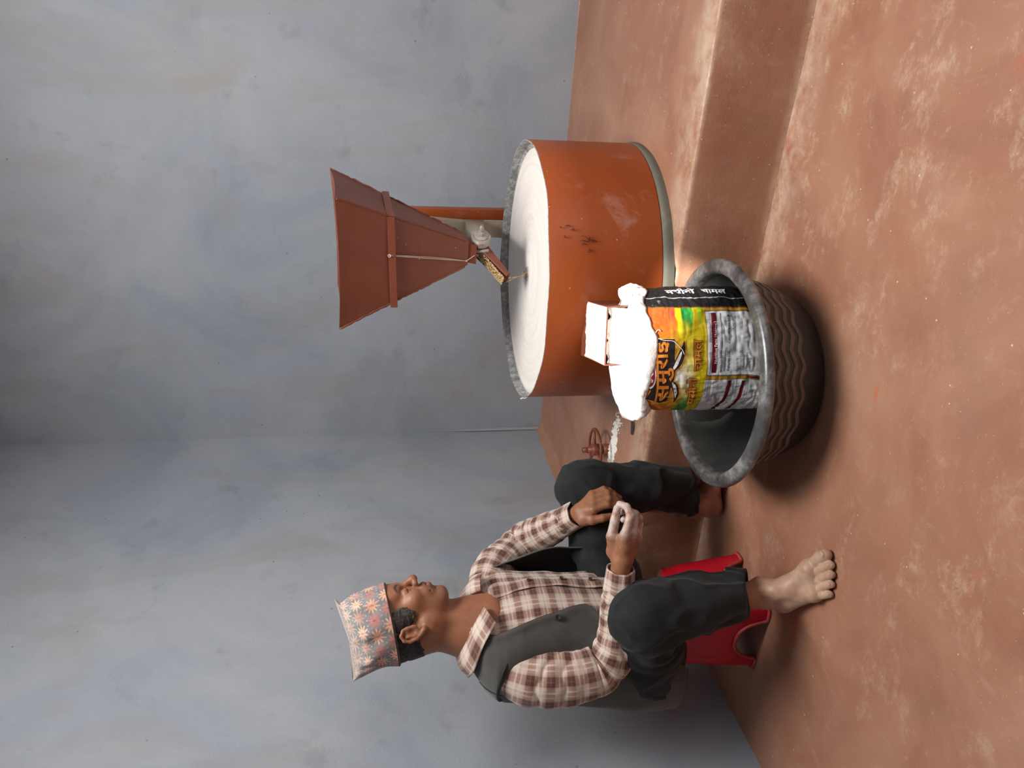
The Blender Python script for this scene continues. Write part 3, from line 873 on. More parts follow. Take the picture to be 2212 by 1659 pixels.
ORANGE, RED, GOLD, YEL = lin(205, 92, 38), lin(226, 72, 48), lin(214, 150, 40), lin(236, 214, 30)
GREEN, LIME, BLACK, WHITE = lin(20, 132, 52), lin(150, 205, 40), (.012, .012, .014), (.90, .90, .91)
def print_color(x, y, front):
    c = np.empty(x.shape+(3,)); c[:] = np.array((.80, .80, .78))
    def put(mask, col): c[:] = np.where(np.asarray(mask)[..., None] > 0, c*(1-np.clip(mask, 0, 1)[..., None]) + np.array(col)*np.clip(mask, 0, 1)[..., None], c)
    j = 14*fbm(np.stack([x/160, y/160, 0*x], -1), 1, 5, 2)
    put(1.0*(front), GOLD)
    put(sstep(520, 120, x+j*3)*sstep(400, 1300, y+300)*1.0, ORANGE)
    # streaks of colour running in from the right edge
    def band(x0, x1, y1, col, fade=240):
        return put(sstep(x0-12, x0+12, x+j)*(1-sstep(x1-12, x1+12, x+j))*(1-sstep(y1-fade, y1, y+j*2)), col)
    put(sstep(480, 620, x)*(1-sstep(835, 850, x)), YEL)
    put(np.exp(-((x-560)/90)**2-((y-1150)/110)**2)*1.0, (.85, .85, .80))
    put(np.exp(-((x-640)/60)**2-((y-1150)/240)**2)*.6, (.80, .80, .55))
    band(200, 440, 830, ORANGE, 330); band(440, 530, 720, RED, 260); band(530, 590, 800, YEL)
    band(590, 712, 720, GREEN, 220); band(668, 706, 690, lin(70, 175, 60), 160); band(722, 766, 900, lin(206, 178, 20)); band(766, 812, 620, LIME, 160)
    put(sstep(1300, 1440, y+(.6*(x-620)))*sstep(520, 600, x+j)*(1-sstep(690, 760, x+j)), lin(52, 140, 48))
    put(sstep(1400, 1500, y)*(1-sstep(480, 560, x)), lin(196, 112, 42))
    # white panels
    pn = sstep(845, 851, x)*sstep(428, 434, y)*(1-sstep(1134, 1140, y)); put(pn, lin(70, 70, 70))
    put(sstep(851, 857, x)*sstep(440, 446, y)*(1-sstep(1124, 1130, y)), WHITE)
    pn = sstep(818+.0*y, 824, x)*sstep(1166, 1172, y)*(1-sstep(1800, 1810, y)); pn = pn*sstep(0, 8, x-818-np.clip(y-1430, 0, 400)*-.55-8)
    put(pn, lin(80, 80, 80)); put(pn*sstep(826, 832, x)*sstep(1174, 1180, y), WHITE)
    # maroon bars
    put(sstep(903, 907, x+(y-780)*.02)*(1-sstep(962, 966, x+(y-780)*.02))*sstep(458, 462, y)*(1-sstep(1104, 1108, y)), lin(112, 14, 30))
    for x0, x1, ya, yb in ((1100, 1146, 1190, 1700), (1262, 1304, 1190, 1700)):
        xx = x + (y-1190)*.06 + np.clip(y-1380, 0, 400)*.45
        put(sstep(x0-3, x0+3, xx)*(1-sstep(x1-3, x1+3, xx))*sstep(ya-3, ya+3, y), lin(112, 14, 30))
    put(sstep(1140, 1144, y)*(1-sstep(1160, 1164, y))*sstep(1310, 1316, x), lin(110, 20, 30))
    # rules
    for x0, wd, ya, yb in ((1014, 5, 462, 1100), (1108, 2, 470, 1100), (1254, 1.6, 470, 1100), (1060, 1.4, 800, 1100)):
        put(sstep(x0-wd, x0-wd+2, x+(y-780)*.02)*(1-sstep(x0+wd-2, x0+wd, x+(y-780)*.02))*sstep(ya, ya+3, y)*(1-sstep(yb-3, yb, y)), (.03, .03, .035))
    # side panel
    put(1-sstep(400, 405, y), lin(120, 78, 30))
    put(1-sstep(388, 392, y), BLACK)
    wl = 286 + 6*np.sin(x/90) + 5*np.sin(x/37)
    put(np.exp(-((y-wl)/3.4)**2)*.9, (.7, .7, .7))
    put(np.clip(fbm(np.stack([x/60, y/25, 0*x], -1), 1, 21, 3)-.55, 0, 1)*1.6*sstep(300, 320, y)*(1-sstep(370, 386, y))*sstep(520, 300, x), (.45, .45, .46))
    return c
nu, nv = 560, 250
th = np.linspace(-PI, PI, nu, endpoint=False); zz = np.concatenate([np.linspace(Z0, .10, 30), np.linspace(.101, Z1-.012, nv-30)])
TH_, ZZ = np.meshgrid(th, zz)
P = sack_pt(TH_, ZZ)
a_, _ = sack_dims(ZZ)
l_ = a_*np.sign(np.sin(TH_))*np.abs(np.sin(TH_))**(2/SN)
yy = (.1816-l_)/.0002217; xx = (.4521-ZZ)/.0002247
front = (np.abs(TH_) < PI/2).astype(float)
colr = print_color(xx, yy, front)
bk = np.abs(TH_) >= PI/2
colr[bk] = np.where((TH_[bk] > 0)[:, None], np.array(BLACK), np.array((.62, .40, .14)))
M['sack_print'] = None
k = NT('woven_print'); at_ = k.node('ShaderNodeVertexColor', layer_name='Col')
k.color(at_.outputs[0]); k.rough(.42); k.b.inputs['Specular IOR Level'].default_value = .4
wv = k.node('ShaderNodeTexBrick'); k.lk(k.mapped(src='Object', rot=(PI/2, 0, -YAW)), wv.inputs['Vector']); wv.inputs['Scale'].default_value = 160
wv.inputs['Mortar Size'].default_value = .06
v = k.mapped(); h = k.mix(.35, wv.outputs['Fac'], k.noise(v, 55, 4, .6))
k.bump(h, .30, .0020); M['sack_print'] = k.m
sack = empty('rice_sack', (K[0], K[1], Z0), 'printed rice sack with white turned-down mouth, standing in the black tub', 'sack')
F = grid_faces(nu, nv).tolist() + [list(range(nu))[::-1]]
mesh_obj('sack_body', P.reshape(-1, 3), F, M['sack_print'], sack, col=colr.reshape(-1, 3))

# turned-down white mouth: a fold that runs up the inside, over the crest and down outside
k = NT('white_weave'); v = k.mapped()
k.color(k.ramp(k.noise(v, 30, 4), [(.3, (.74, .73, .71)), (.7, (.83, .82, .81))])); k.rough(.65); k.bump(k.mix(.5, k.noise(v, 45, 5, .65), k.noise(v, 240, 2)), .6, .003); M['weave'] = k.m
nc = 240
th = np.linspace(-PI, PI, nc, endpoint=False)
Tn = np.stack([np.cos(th), np.sin(th), 0*th], -1)
crest = .423 + .006*fbm(Tn, 1.3, 3, 2) + .006*np.sin(2*th+.8) + .004*fbm(Tn, 5, 4, 2)
crest = crest + .012*np.exp(-((th-1.75)/.28)**2) + .010*np.exp(-((th+1.75)/.35)**2)
drop = .032 + .007*fbm(Tn, 2.2, 9, 2) + .004*fbm(Tn, 7, 19, 2)
drop = drop - .017*np.exp(-((th+.62)/.42)**2) + .022*np.exp(-((th+1.50)/.30)**2)
bulge = .006 + .004*fbm(Tn, 3.5, 12, 2) + .016*np.exp(-((th+1.45)/.40)**2)*1.0
bulge = np.maximum(bulge, .004)
rows = []
for kx, (q, o) in enumerate(((-.05, -.012), (-.035, -.010), (-.018, -.007), (-.006, -.003), (0, .002))):
    rows.append(sack_pt(th, np.minimum(crest+q, Z1-.0), o*1.0) + np.array((0, 0, 1))*np.maximum(0, crest+q-Z1)[:, None])
for f_ in (.10, .25, .45, .65, .85, 1.0):
    o = .003 + bulge*math.sin(PI*(.25+.70*f_))
    z = crest - drop*f_
    zc_ = np.minimum(z, Z1)
    base = sack_pt(th, zc_, 0.0)
    dirn = base - sack_c(zc_)*1.0; dirn[:, 2] = 0; dirn /= np.linalg.norm(dirn, axis=1)[:, None]
    wob = .0022*fbm(np.stack([Tn[:, 0], Tn[:, 1], 0*th+f_], -1), 9, 33, 2)
    rows.append(base + dirn*(o+wob)[:, None] + np.array((0, 0, 1))*(z-zc_)[:, None])
# hem: tuck back underneath
base = sack_pt(th, np.minimum(crest-drop*.97, Z1), .0015); rows.append(base)
mesh_obj('turned_mouth', np.concatenate(rows), grid_faces(nc, len(rows), flip=True), M['weave'], sack)
# flour filling the mouth (a heap under the chute)
nr = 26
rows = []
for j in range(nr):
    f_ = 1-j/(nr-1)*.999
    ring = sack_pt(th, 0*th+.402, -.012)
    c = ring.mean(0)
    q = c + (ring-c)*f_
    q[:, 2] = .392 + .010*(1-f_**2) + .005*fbm(q, 18, 5, 3)*(1 if f_ < .95 else .3)
    rows.append(q)
tag(mesh_obj('flour_fill', np.concatenate(rows), grid_faces(nc, nr), M['flour']), 'white flour filling the open mouth of the printed sack', 'flour', kind='stuff')

# ---- lettering -------------------------------------------------------------
def flat(name, c, rough=.45):
    return simple(name, c, rough, .05, 60)
M['ink_black'] = flat('print_black', (.015, .013, .014)); M['ink_orange'] = flat('print_orange', lin(226, 138, 48)); M['ink_white'] = flat('print_white', (.84, .84, .84))
M['ink_red'] = flat('print_red', lin(150, 16, 40)); M['ink_grey'] = flat('print_grey', lin(84, 84, 90)); M['ink_gold'] = flat('print_gold', lin(236, 170, 70)); M['ink_brown'] = flat('print_brown', lin(86, 40, 22))
def text_mesh(body, bold=0.0, res=3):
    cu = bpy.data.curves.new('t', 'FONT'); cu.body = body; cu.size = 1.0; cu.offset = bold; cu.resolution_u = res
    o = bpy.data.objects.new('t', cu); COL.objects.link(o)
    dg = bpy.context.evaluated_depsgraph_get()
    ev = o.evaluated_get(dg)
    me = bpy.data.meshes.new_from_object(ev)
    bm = bmesh.new(); bm.from_mesh(me)
    bmesh.ops.remove_doubles(bm, verts=bm.verts, dist=1e-5)
    bmesh.ops.triangulate(bm, faces=bm.faces)
    for _ in range(2):
        lg = [e for e in bm.edges if e.calc_length() > .28]
        if lg: bmesh.ops.subdivide_edges(bm, edges=lg, cuts=1); bmesh.ops.triangulate(bm, faces=bm.faces)
    bm.verts.index_update()
    V = np.array([v.co[:2] for v in bm.verts]).reshape(-1, 2); Fc = [[v.index for v in f.verts] for f in bm.faces]
    bm.free(); bpy.data.objects.remove(o); bpy.data.curves.remove(cu); bpy.data.meshes.remove(me)
    return V, Fc
_cache = {}
def put_text(name, body, yl, yr, xb, h, mat, off, bold=0.0, slope=0.0, side=False, parent=None):
    """text from print-unit yl (left end) to yr (right end), base line xb, size h (units per em)"""
    key = (body, bold)
    if key not in _cache: _cache[key] = text_mesh(body, bold)
    V, Fc = _cache[key]
    x0, x1 = V[:, 0].min(), V[:, 0].max()
    u = (V[:, 0]-x0)/(x1-x0); vv = V[:, 1]*h
    if not side:
        y = yl + (yr-yl)*u; x = xb - vv + slope*(yl-y)
    else:                       # reading downwards on the side panel, tops to the right
        x = yl + (yr-yl)*u; y = xb - vv*.62
    P = on_sack(x, y, off)
    return P, Fc
def text_obj(name, items, mat, parent=sack):
    V, F = join([put_text(name, *it[:5], None, *it[5:]) for it in items])
    o = mesh_obj(name, V, F, M[mat], parent, smooth=False)
    if len(items) > 1: o['kind'] = 'stuff'          # lines of flat print
    return o
def poly_obj(name, polys, mat, off, parent=sack):
    parts = []
    for pts in polys:
        bm = bmesh.new()
        vs = [bm.verts.new((p[0], p[1], 0)) for p in pts]
        bm.faces.new(vs)
        bmesh.ops.triangulate(bm, faces=bm.faces)
        for _ in range(3):
            lg = [e for e in bm.edges if e.calc_length() > 45]
            if lg: bmesh.ops.subdivide_edges(bm, edges=lg, cuts=1); bmesh.ops.triangulate(bm, faces=bm.faces)
        bm.verts.index_update()
        V = np.array([v.co[:] for v in bm.verts]); Fc = [[v.index for v in f.verts] for f in bm.faces]
        bm.free()
        parts.append((on_sack(V[:, 0], V[:, 1], off), Fc))
    V, F = join(parts)
    return mesh_obj(name, V, F, M[mat], parent, smooth=False)
def offset_poly(pts, d):
    P = np.array(pts, float); n = len(P); out = []
    ar = .5*np.sum(P[:, 0]*np.roll(P[:, 1], -1)-np.roll(P[:, 0], -1)*P[:, 1]); sg = 1 if ar > 0 else -1
    for i in range(n):
        a, b, c = P[i-1], P[i], P[(i+1) % n]
        e1 = (b-a)/(np.linalg.norm(b-a)+1e-9); e2 = (c-b)/(np.linalg.norm(c-b)+1e-9)
        m = np.array((e1[1]+e2[1], -(e1[0]+e2[0]))); m /= np.linalg.norm(m)+1e-9
        out.append(b+sg*m*d)
    return out
E0 = .0016
# logo: red oval, black plate, crossed curved blades
t = np.linspace(0, 2*PI, 40, endpoint=False)
oval = lambda rx, ry: [(max(186, 212+rx*math.cos(q)+.10*ry*math.sin(q)), 1065+ry*math.sin(q)) for q in t]
plate = [(268, 722), (330, 735), (490, 738), (498, 800), (492, 940), (500, 1050), (486, 1150), (452, 1270), (446, 1392), (370, 1408), (296, 1385), (206, 1362), (238, 1290), (262, 1180), (280, 1000), (272, 860)]
b1o = catmull([(596, 758), (606, 850), (588, 950), (540, 1030), (470, 1092)], 24); b1i = catmull([(470, 1092), (462, 1040), (500, 960), (548, 860), (596, 758)], 20)
b2o = catmull([(462, 1170), (520, 1210), (552, 1280), (552, 1350), (520, 1408)], 22); b2i = catmull([(520, 1408), (508, 1340), (484, 1280), (456, 1230), (462, 1170)], 18)
bl1 = [tuple(q) for q in b1o[:-1]]+[tuple(q) for q in b1i[:-1]]; bl2 = [tuple(q) for q in b2o[:-1]]+[tuple(q) for q in b2i[:-1]]
def cres(o_, i_, a, b, c, d):
    n1, n2 = len(o_), len(i_)
    A = o_[int(a*n1):int(b*n1)]; B = i_[int(c*n2):int(d*n2)]
    return A, B
w1 = [tuple(q) for q in catmull([(566, 868), (560, 930), (520, 1010), (472, 1078)], 12)] + [(470, 1040), (510, 960), (548, 890)]
w2 = [tuple(q) for q in catmull([(468, 1186), (508, 1232), (528, 1290), (526, 1360)], 12)] + [(508, 1320), (482, 1250), (464, 1210)]
poly_obj('logo_outline', [offset_poly(plate, 9), offset_poly(bl1, 12), offset_poly(bl2, 12)], 'ink_gold', E0*.55)
poly_obj('logo_plate', [plate, bl1, bl2], 'ink_black', E0*.85)
poly_obj('blade', [w1], 'ink_white', E0*1.15); poly_obj('blade', [w2], 'ink_white', E0*1.15)
poly_obj('oval_edge', [oval(92, 205)], 'ink_black', E0*.9)
poly_obj('oval_band', [oval(80, 190)], 'ink_white', E0*1.2)
poly_obj('oval_badge', [oval(62, 168)], 'ink_red', E0*1.5)
text_obj('badge_letters', [('MBI', 1190, 960, 246, 104, E0*1.9, .035, .08)], 'ink_white')
text_obj('brand_word_edge', [('समुराई', 1392, 746, 436, 200, E0*1.35, .045, -.050)], 'ink_brown')
text_obj('brand_word', [('समुराई', 1388, 750, 436, 200, E0*1.7, .022, -.050)], 'ink_orange')
text_obj('variety_word_edge', [('मसीनो', 1424, 1142, 760, 128, E0*1.2, .055, -.10), ('चामल', 1080, 740, 786, 132, E0*1.2, .055, 0.0)], 'ink_brown')
text_obj('variety_word', [('मसीनो', 1420, 1146, 760, 128, E0*1.6, .018, -.10), ('चामल', 1076, 744, 786, 132, E0*1.6, .018, 0.0)], 'ink_orange')
text_obj('side_word', [('मसीनो', 472, 800, 238, 110, E0, .03, 0.0, True), ('चामल', 872, 1160, 238, 110, E0, .03, 0.0, True)], 'ink_white')
text_obj('facts_heading', [('Nutrition Facts (Approx.)', 1004, 556, 954, 44, E0*.8, .012, .02)], 'ink_white')
text_obj('facts_text', [
    ('For best results soak rice for about 20 min before cooking', 1108, 462, 888, 26, E0*.7, 0, .02),
    ('Serving Size 45g dry weight', 1100, 775, 1000, 30, E0*.7, 0, .02),
    ('Amount per serving', 1090, 832, 1056, 32, E0*.7, 0, .02),
    ('% daily value*', 640, 490, 1158, 28, E0*.7, 0, .02), ('0%', 520, 490, 1196, 28, E0*.7, 0, .02), ('0%', 520, 490, 1236, 28, E0*.7, 0, .02),
    ('Total Fat 0g', 1090, 950, 1192, 32, E0*.7, 0, .02), ('Saturated Fat 0g', 1070, 865, 1234, 32, E0*.7, 0, .02), ('Trans Fat 0g', 1050, 915, 1272, 32, E0*.7, 0, .02),
    ('Cholesterol 0mg', 1090, 890, 1306, 32, E0*.7, 0, .02), ('Sodium 0mg', 1090, 950, 1344, 32, E0*.7, 0, .02), ('Total Carb', 1090, 970, 1380, 32, E0*.7, 0, .02)], 'ink_grey')
text_obj('calories_line', [('Calories 150', 1086, 876, 1100, 40, E0*.8, .012, .02), ('Calories from fat 0', 785, 488, 1106, 36, E0*.8, .012, .02)], 'ink_black')
low = []
ws = ['Net weight packed in clean dry bags', 'Best before twelve months from packing', 'Keep in a cool and dry place']
for i, (xb, yl) in enumerate(((868, 1360), (898, 1380), (928, 1400), (958, 1400), (1170, 1400), (1200, 1420), (1232, 1420), (1336, 1440), (1366, 1440))):
    low.append((ws[i % 3], yl, 1186, xb-10, 22, E0*.7, 0, -.06))
text_obj('small_print', low, 'ink_grey')
text_obj('red_print', [('CONTENTS', 1440, 1330, 1030, 40, E0*.8, .01, -.35)], 'ink_red')
# loose white sewing thread over the print
pts = [on_sack(np.array([x]), np.array([y]), .004)[0] for x, y in ((264, 720), (290, 660), (318, 640), (340, 656))]
pt2 = [on_sack(np.array([x]), np.array([y]), .0035)[0] for x, y in ((264, 735), (300, 728), (380, 752), (470, 760), (520, 800), (566, 850), (590, 905))]
V, F = join([tube(catmull(pts, 18), .0010, 6), tube(catmull(pt2, 30), .0010, 6)])
mesh_obj('sewing_thread', V, F, M['weave'], sack)
# ------------------------------------------------------------------ signed-distance modelling
def A(*p): return np.array(p, float)
def d_rc(P, a, b, ra, rb):
    ab = b-a; L2 = ab@ab + 1e-12
    t = np.clip(((P-a)@ab)/L2, 0, 1)
    return np.linalg.norm(P-a-t[:, None]*ab, axis=1) - (ra+(rb-ra)*t)
def d_el(P, c, r, R=None):
    q = P-c
    if R is not None: q = q@R
    k0 = np.linalg.norm(q/r, axis=1); k1 = np.linalg.norm(q/(r*r), axis=1)+1e-9
    return k0*(k0-1)/k1
def smin(a, b, k):
    h = np.clip(.5+.5*(b-a)/k, 0, 1); return b*(1-h)+a*h-k*h*(1-h)
def smax(a, b, k): return -smin(-a, -b, k)
class Field:
    def __init__(s): s.ops = []
    def rc(s, a, b, ra, rb, k=.01, mode='u'):
        a, b = np.asarray(a, float), np.asarray(b, float)
        s.ops.append((mode, k, lambda P: d_rc(P, a, b, ra, rb), (a+b)/2, np.linalg.norm(a-b)/2+max(ra, rb)))
    def el(s, c, r, R=None, k=.01, mode='u'):
        c, r = np.asarray(c, float), np.asarray(r, float)
        s.ops.append((mode, k, lambda P: d_el(P, c, r, R), c, r.max()))
    def fn(s, f, c, rad, k=.01, mode='u'):
        s.ops.append((mode, k, f, np.asarray(c, float), rad))
    def __call__(s, P, c=None, r=0.0):
        d = np.full(len(P), .5)
        for mode, k, f, oc, orad in s.ops:
            if c is not None and np.linalg.norm(oc-c) > orad + r + .03 + k: continue
            e = f(P)
            if mode == 'u': d = smin(d, e, k)
            elif mode == 's': d = smax(d, -e, k)
            elif mode == 'i': d = smax(d, e, k)
            elif mode == 'd': d = d + e
        return d

def polygonise(field, lo, hi, h, N=14):
    lo, hi = np.asarray(lo, float), np.asarray(hi, float)
    nb = np.ceil((hi-lo)/(h*N)).astype(int)
    G = np.stack(np.meshgrid(*[np.arange(x) for x in nb], indexing='ij'), -1).reshape(-1, 3)
    ctr = lo + (G+.5)*h*N
    half = h*N*math.sqrt(3)/2
    dc = np.concatenate([field(c_) for c_ in np.array_split(ctr, max(1, len(ctr)//20000))])
    act = G[np.abs(dc) < half*1.25+.006]
    g1 = np.stack(np.meshgrid(*[np.arange(N+1)]*3, indexing='ij'), -1)
    tot = nb*N + 2
    ids, vs, quads = [], [], []
    corner = [(i, j, k) for i in (0, 1) for j in (0, 1) for k in (0, 1)]
    def cid(I): return (I[..., 0]*tot[1] + I[..., 1])*tot[2] + I[..., 2]
    for b in act:
        base = b*N
        P = lo + (base + g1.reshape(-1, 3))*h
        d = field(P, lo+(b+.5)*h*N, half).reshape(N+1, N+1, N+1)
        if d.min() > 0 or d.max() < 0: continue
        sg = d < 0
        C = np.stack([sg[i:i+N, j:j+N, k:k+N] for i, j, k in corner]).sum(0)
        m = (C > 0) & (C < 8)
        if m.any():
            I = np.argwhere(m)
            acc = np.zeros((len(I), 3)); cnt = np.zeros(len(I))
            for ax in range(3):
                for o1 in (0, 1):
                    for o2 in (0, 1):
                        p0 = [0, 0, 0]; oth = [q for q in range(3) if q != ax]
                        p0[oth[0]] = o1; p0[oth[1]] = o2; p1 = list(p0); p1[ax] = 1
                        i0 = I+p0; i1 = I+p1
                        a = d[i0[:, 0], i0[:, 1], i0[:, 2]]; c = d[i1[:, 0], i1[:, 1], i1[:, 2]]
                        x = (a < 0) != (c < 0)
                        t = np.where(x, a/np.where(x, a-c, 1), 0)
                        q = np.tile(np.array(p0, float), (len(I), 1)); q[:, ax] = t
                        acc += np.where(x[:, None], q, 0); cnt += x
            vs.append(lo + (base + I + acc/cnt[:, None])*h); ids.append(cid(base+I))
        for ax in range(3):
            sl0 = [slice(0, N)]*3; sl1 = [slice(0, N)]*3; sl1[ax] = slice(1, N+1)
            s0, s1 = sg[tuple(sl0)], sg[tuple(sl1)]
            I = np.argwhere(s0 != s1)
            if not len(I): continue
            fl = s0[I[:, 0], I[:, 1], I[:, 2]]
            gI = base+I
            o = [(1, 2), (2, 0), (0, 1)][ax]
            e1 = np.zeros(3, int); e1[o[0]] = 1; e2 = np.zeros(3, int); e2[o[1]] = 1
            q = np.stack([cid(gI-e1-e2), cid(gI-e2), cid(gI), cid(gI-e1)], -1)
            q[~fl] = q[~fl][:, ::-1]
            quads.append(q)
    ids = np.concatenate(ids); vs = np.concatenate(vs); quads = np.concatenate(quads)
    o = np.argsort(ids); ids = ids[o]; vs = vs[o]
    pos = np.searchsorted(ids, quads); pos = np.minimum(pos, len(ids)-1)
    ok = (ids[pos] == quads).all(1)
    return vs, pos[ok]
def relax(V, F, it=1, lam=.5):
    for _ in range(it):
        acc = np.zeros_like(V); cnt = np.zeros(len(V))
        for a in range(4):
            for b in (1, 3):
                np.add.at(acc, F[:, a], V[F[:, (a+b) % 4]]); np.add.at(cnt, F[:, a], 1)
        V = V + lam*(acc/np.maximum(cnt, 1)[:, None]-V)
    return V

# ------------------------------------------------------------------ the seated man
man = empty('person', (-1.56, 1.53, 0), 'barefoot man in a patterned cap, plaid shirt and grey vest sitting on the red stool', 'person')
HY, HPt = math.radians(29), math.radians(-4)
HO = A(-1.422, 1.492, .962)
hf = A(math.cos(HY)*math.cos(HPt), math.sin(HY)*math.cos(HPt), -math.sin(HPt))
hl = A(-math.sin(HY), math.cos(HY), 0); hu = np.cross(hf, hl)
HR = np.stack([hf, hl, hu], 1)                    # columns: forward, left, up
HS = .965
def hp(x, y, z): return HO + HR@(A(x, y, z)*HS)
def hloc(P): return ((P-HO)@HR)/HS
body = Field()
def hel(c, r, k=.01, mode='u', rot=0.0, rz=0.0):
    Rm = Matrix.Rotation(rot, 3, 'Y') @ Matrix.Rotation(rz, 3, 'Z')
    body.el(hp(*c), A(*r)*HS, HR@np.array(Rm), k, mode)
def hrc(a, b, ra, rb, k=.008, mode='u'): body.rc(hp(*a), hp(*b), ra*HS, rb*HS, k, mode)
hel((.000, 0, .055), (.096, .073, .082), .01)
hel((.042, 0, -.016), (.050, .059, .074), .02)
hel((.033, 0, -.055), (.048, .052, .040), .02)
hel((-.040, 0, -.005), (.046, .058, .052), .02)
hrc((-.010, .055, -.045), (.058, .018, -.086), .015, .015, .02); hrc((-.010, -.055, -.045), (.058, -.018, -.086), .015, .015, .02)
hel((.066, 0, -.086), (.0155, .021, .0145), .014)
hrc((.083, -.036, .030), (.091, -.010, .024), .0105, .010, .014); hrc((.083, .036, .030), (.091, .010, .024), .0105, .010, .014)
hel((.074, 0, .055), (.026, .052, .034), .02)
for s in (-1, 1):
    hel((.066, s*.041, -.012), (.021, .022, .018), .024)             # cheek bone
    hel((.0935, s*.031, .0075), (.013, .017, .0105), .008, 's')      # socket
    hel((.0815, s*.031, .0065), (.0135, .0155, .0125), .0035)        # closed lid over the eye
    hrc((.0935, s*.020, .0005), (.0905, s*.044, .001), .0014, .0012, .0022, 's')   # lash line
    hrc((.092, s*.019, -.009), (.086, s*.042, -.009), .0012, .001, .004, 's')
    hel((.077, s*.022, -.046), (.014, .017, .018), .012)             # muzzle
# nose
hrc((.091, 0, .018), (.1095, 0, -.013), .0070, .0100, .008)
hel((.1090, 0, -.0180), (.0112, .0118, .0100), .006)
for s in (-1, 1):
    hel((.0990, s*.0128, -.0205), (.0098, .0070, .0080), .005)
    hel((.1040, s*.0064, -.0285), (.0046, .0031, .0035), .002, 's')
    hrc((.0915, s*.0200, -.018), (.080, s*.033, -.056), .0018, .0016, .006, 's')   # cheek crease
# lips
hrc((.0850, -.019, -.0450), (.0915, 0, -.0400), .0052, .0070, .004); hrc((.0850, .019, -.0450), (.0915, 0, -.0400), .0052, .0070, .004)
hrc((.0825, -.017, -.0515), (.0885, 0, -.0555), .0055, .0080, .004); hrc((.0825, .017, -.0515), (.0885, 0, -.0555), .0055, .0080, .004)
hrc((.0855, -.022, -.0480), (.0965, 0, -.0477), .0012, .0013, .0022, 's'); hrc((.0855, .022, -.0480), (.0965, 0, -.0477), .0012, .0013, .0022, 's')
hel((.086, 0, -.0690), (.008, .016, .005), .006, 's')
# ears: rim, bowl, lobe
for s in (-1, 1):
    e = [( .008, .0765, -.010), (.006, .078, .010), (.002, .081, .023), (-.010, .0855, .029), (-.022, .0875, .022), (-.026, .0865, .006), (-.021, .083, -.010), (-.012, .080, -.022), (-.002, .0775, -.030)]
    rr_ = [.0032, .0036, .0040, .0042, .0042, .0042, .0042, .0046, .0062]
    for i in range(len(e)-1):
        hrc((e[i][0], s*e[i][1], e[i][2]), (e[i+1][0], s*e[i+1][1], e[i+1][2]), rr_[i], rr_[i+1], .0025)
    hel((-.008, s*.0775, .002), (.018, .0055, .026), .004, 'u', .18)
    hrc((-.015, s*.083, .015), (-.013, s*.083, -.006), .0034, .0034, .003)
    hel((-.003, s*.084, -.001), (.0075, .0065, .011), .003, 's', .1)
    hrc((.010, s*.0765, -.002), (.008, s*.077, -.010), .0035, .003, .003)
# neck and the (clothed) trunk
NB_ = A(-1.455, 1.493, .812)
body.rc(hp(-.022, 0, -.03), NB_, .054, .060, .03)
body.rc(hp(.010, -.052, -.04), NB_+A(.045, -.012, -.02), .012, .012, .02); body.rc(hp(.010, .052, -.04), NB_+A(.05, .012, -.02), .012, .012, .02)
body.el(hp(.072, 0, -.118)*.0+(NB_+A(.052, 0, .006)), A(.012, .010, .012), None, .012)
body.el(NB_+A(.015, 0, -.055), A(.070, .105, .050), None, .03)
body.rc(NB_, A(-1.575, 1.525, .36), .075, .085, .03)
SHR, ELR, WRR = A(-1.472, 1.362, .745), A(-1.468, 1.350, .492), A(-1.195, 1.403, .468)
SHL, ELL, WRL = A(-1.446, 1.625, .725), A(-1.450, 1.795, .622), A(-1.245, 1.672, .497)
HIR, KNR, ANR = A(-1.575, 1.440, .350), A(-1.298, 1.330, .425), A(-1.308, 1.385, .085)
HIL, KNL, ANL = A(-1.590, 1.605, .350), A(-1.232, 1.762, .462), A(-1.352, 1.826, .085)
body.rc(NB_+A(-.01, -.03, -.06), SHR, .04, .036, .02); body.rc(NB_+A(-.01, .03, -.075), SHL, .038, .034, .02)
for a, b, c in ((SHR, ELR, WRR), (SHL, ELL, WRL)):
    body.rc(a, b, .038, .029, .01); body.rc(b, b+(c-b)*.5, .028, .026, .01); body.rc(b+(c-b)*.5, c, .026, .0235, .01)
for a, b, c in ((HIR, KNR, ANR), (HIL, KNL, ANL)):
    body.rc(A(-1.575, 1.525, .36), a, .08, .07, .03); body.rc(a, b, .066, .047, .02)
    body.rc(b, b+(c-b)*.35, .045, .047, .02); body.rc(b+(c-b)*.35, c, .047, .030, .02)
# hands (joints of every finger)
def hand(wr, fingers, thumb, pk=.014):
    for f, rs in fingers:
        body.rc(wr+(f[0]-wr)*.12, f[0], .0165, .0118, pk)
    for f, rs in fingers + [thumb]:
        for i in range(3):
            body.rc(f[i], f[i+1], rs[i], rs[i+1], .0028)
        # knuckle
        body.el(f[1], A(1, 1, 1)*rs[1]*1.06, None, .003)
    f, rs = thumb
    body.rc(f[1]*.6+f[0]*.4, fingers[0][0][0]*.92+wr*.08, .0105, .0095, .010)
    body.rc(wr, f[0], .017, .016, .012); body.rc(f[0], fingers[0][0][0]*.55+wr*.45, .015, .014, .014)
RI = [A(-1.120, 1.410, .468), A(-1.081, 1.430, .453), A(-1.070, 1.450, .458), A(-1.071, 1.464, .472)]
RM_ = [A(-1.126, 1.418, .447), A(-1.092, 1.447, .434), A(-1.090, 1.466, .450), A(-1.104, 1.474, .464)]
RR_ = [A(-1.138, 1.430, .433), A(-1.112, 1.458, .420), A(-1.112, 1.474, .436), A(-1.126, 1.474, .452)]
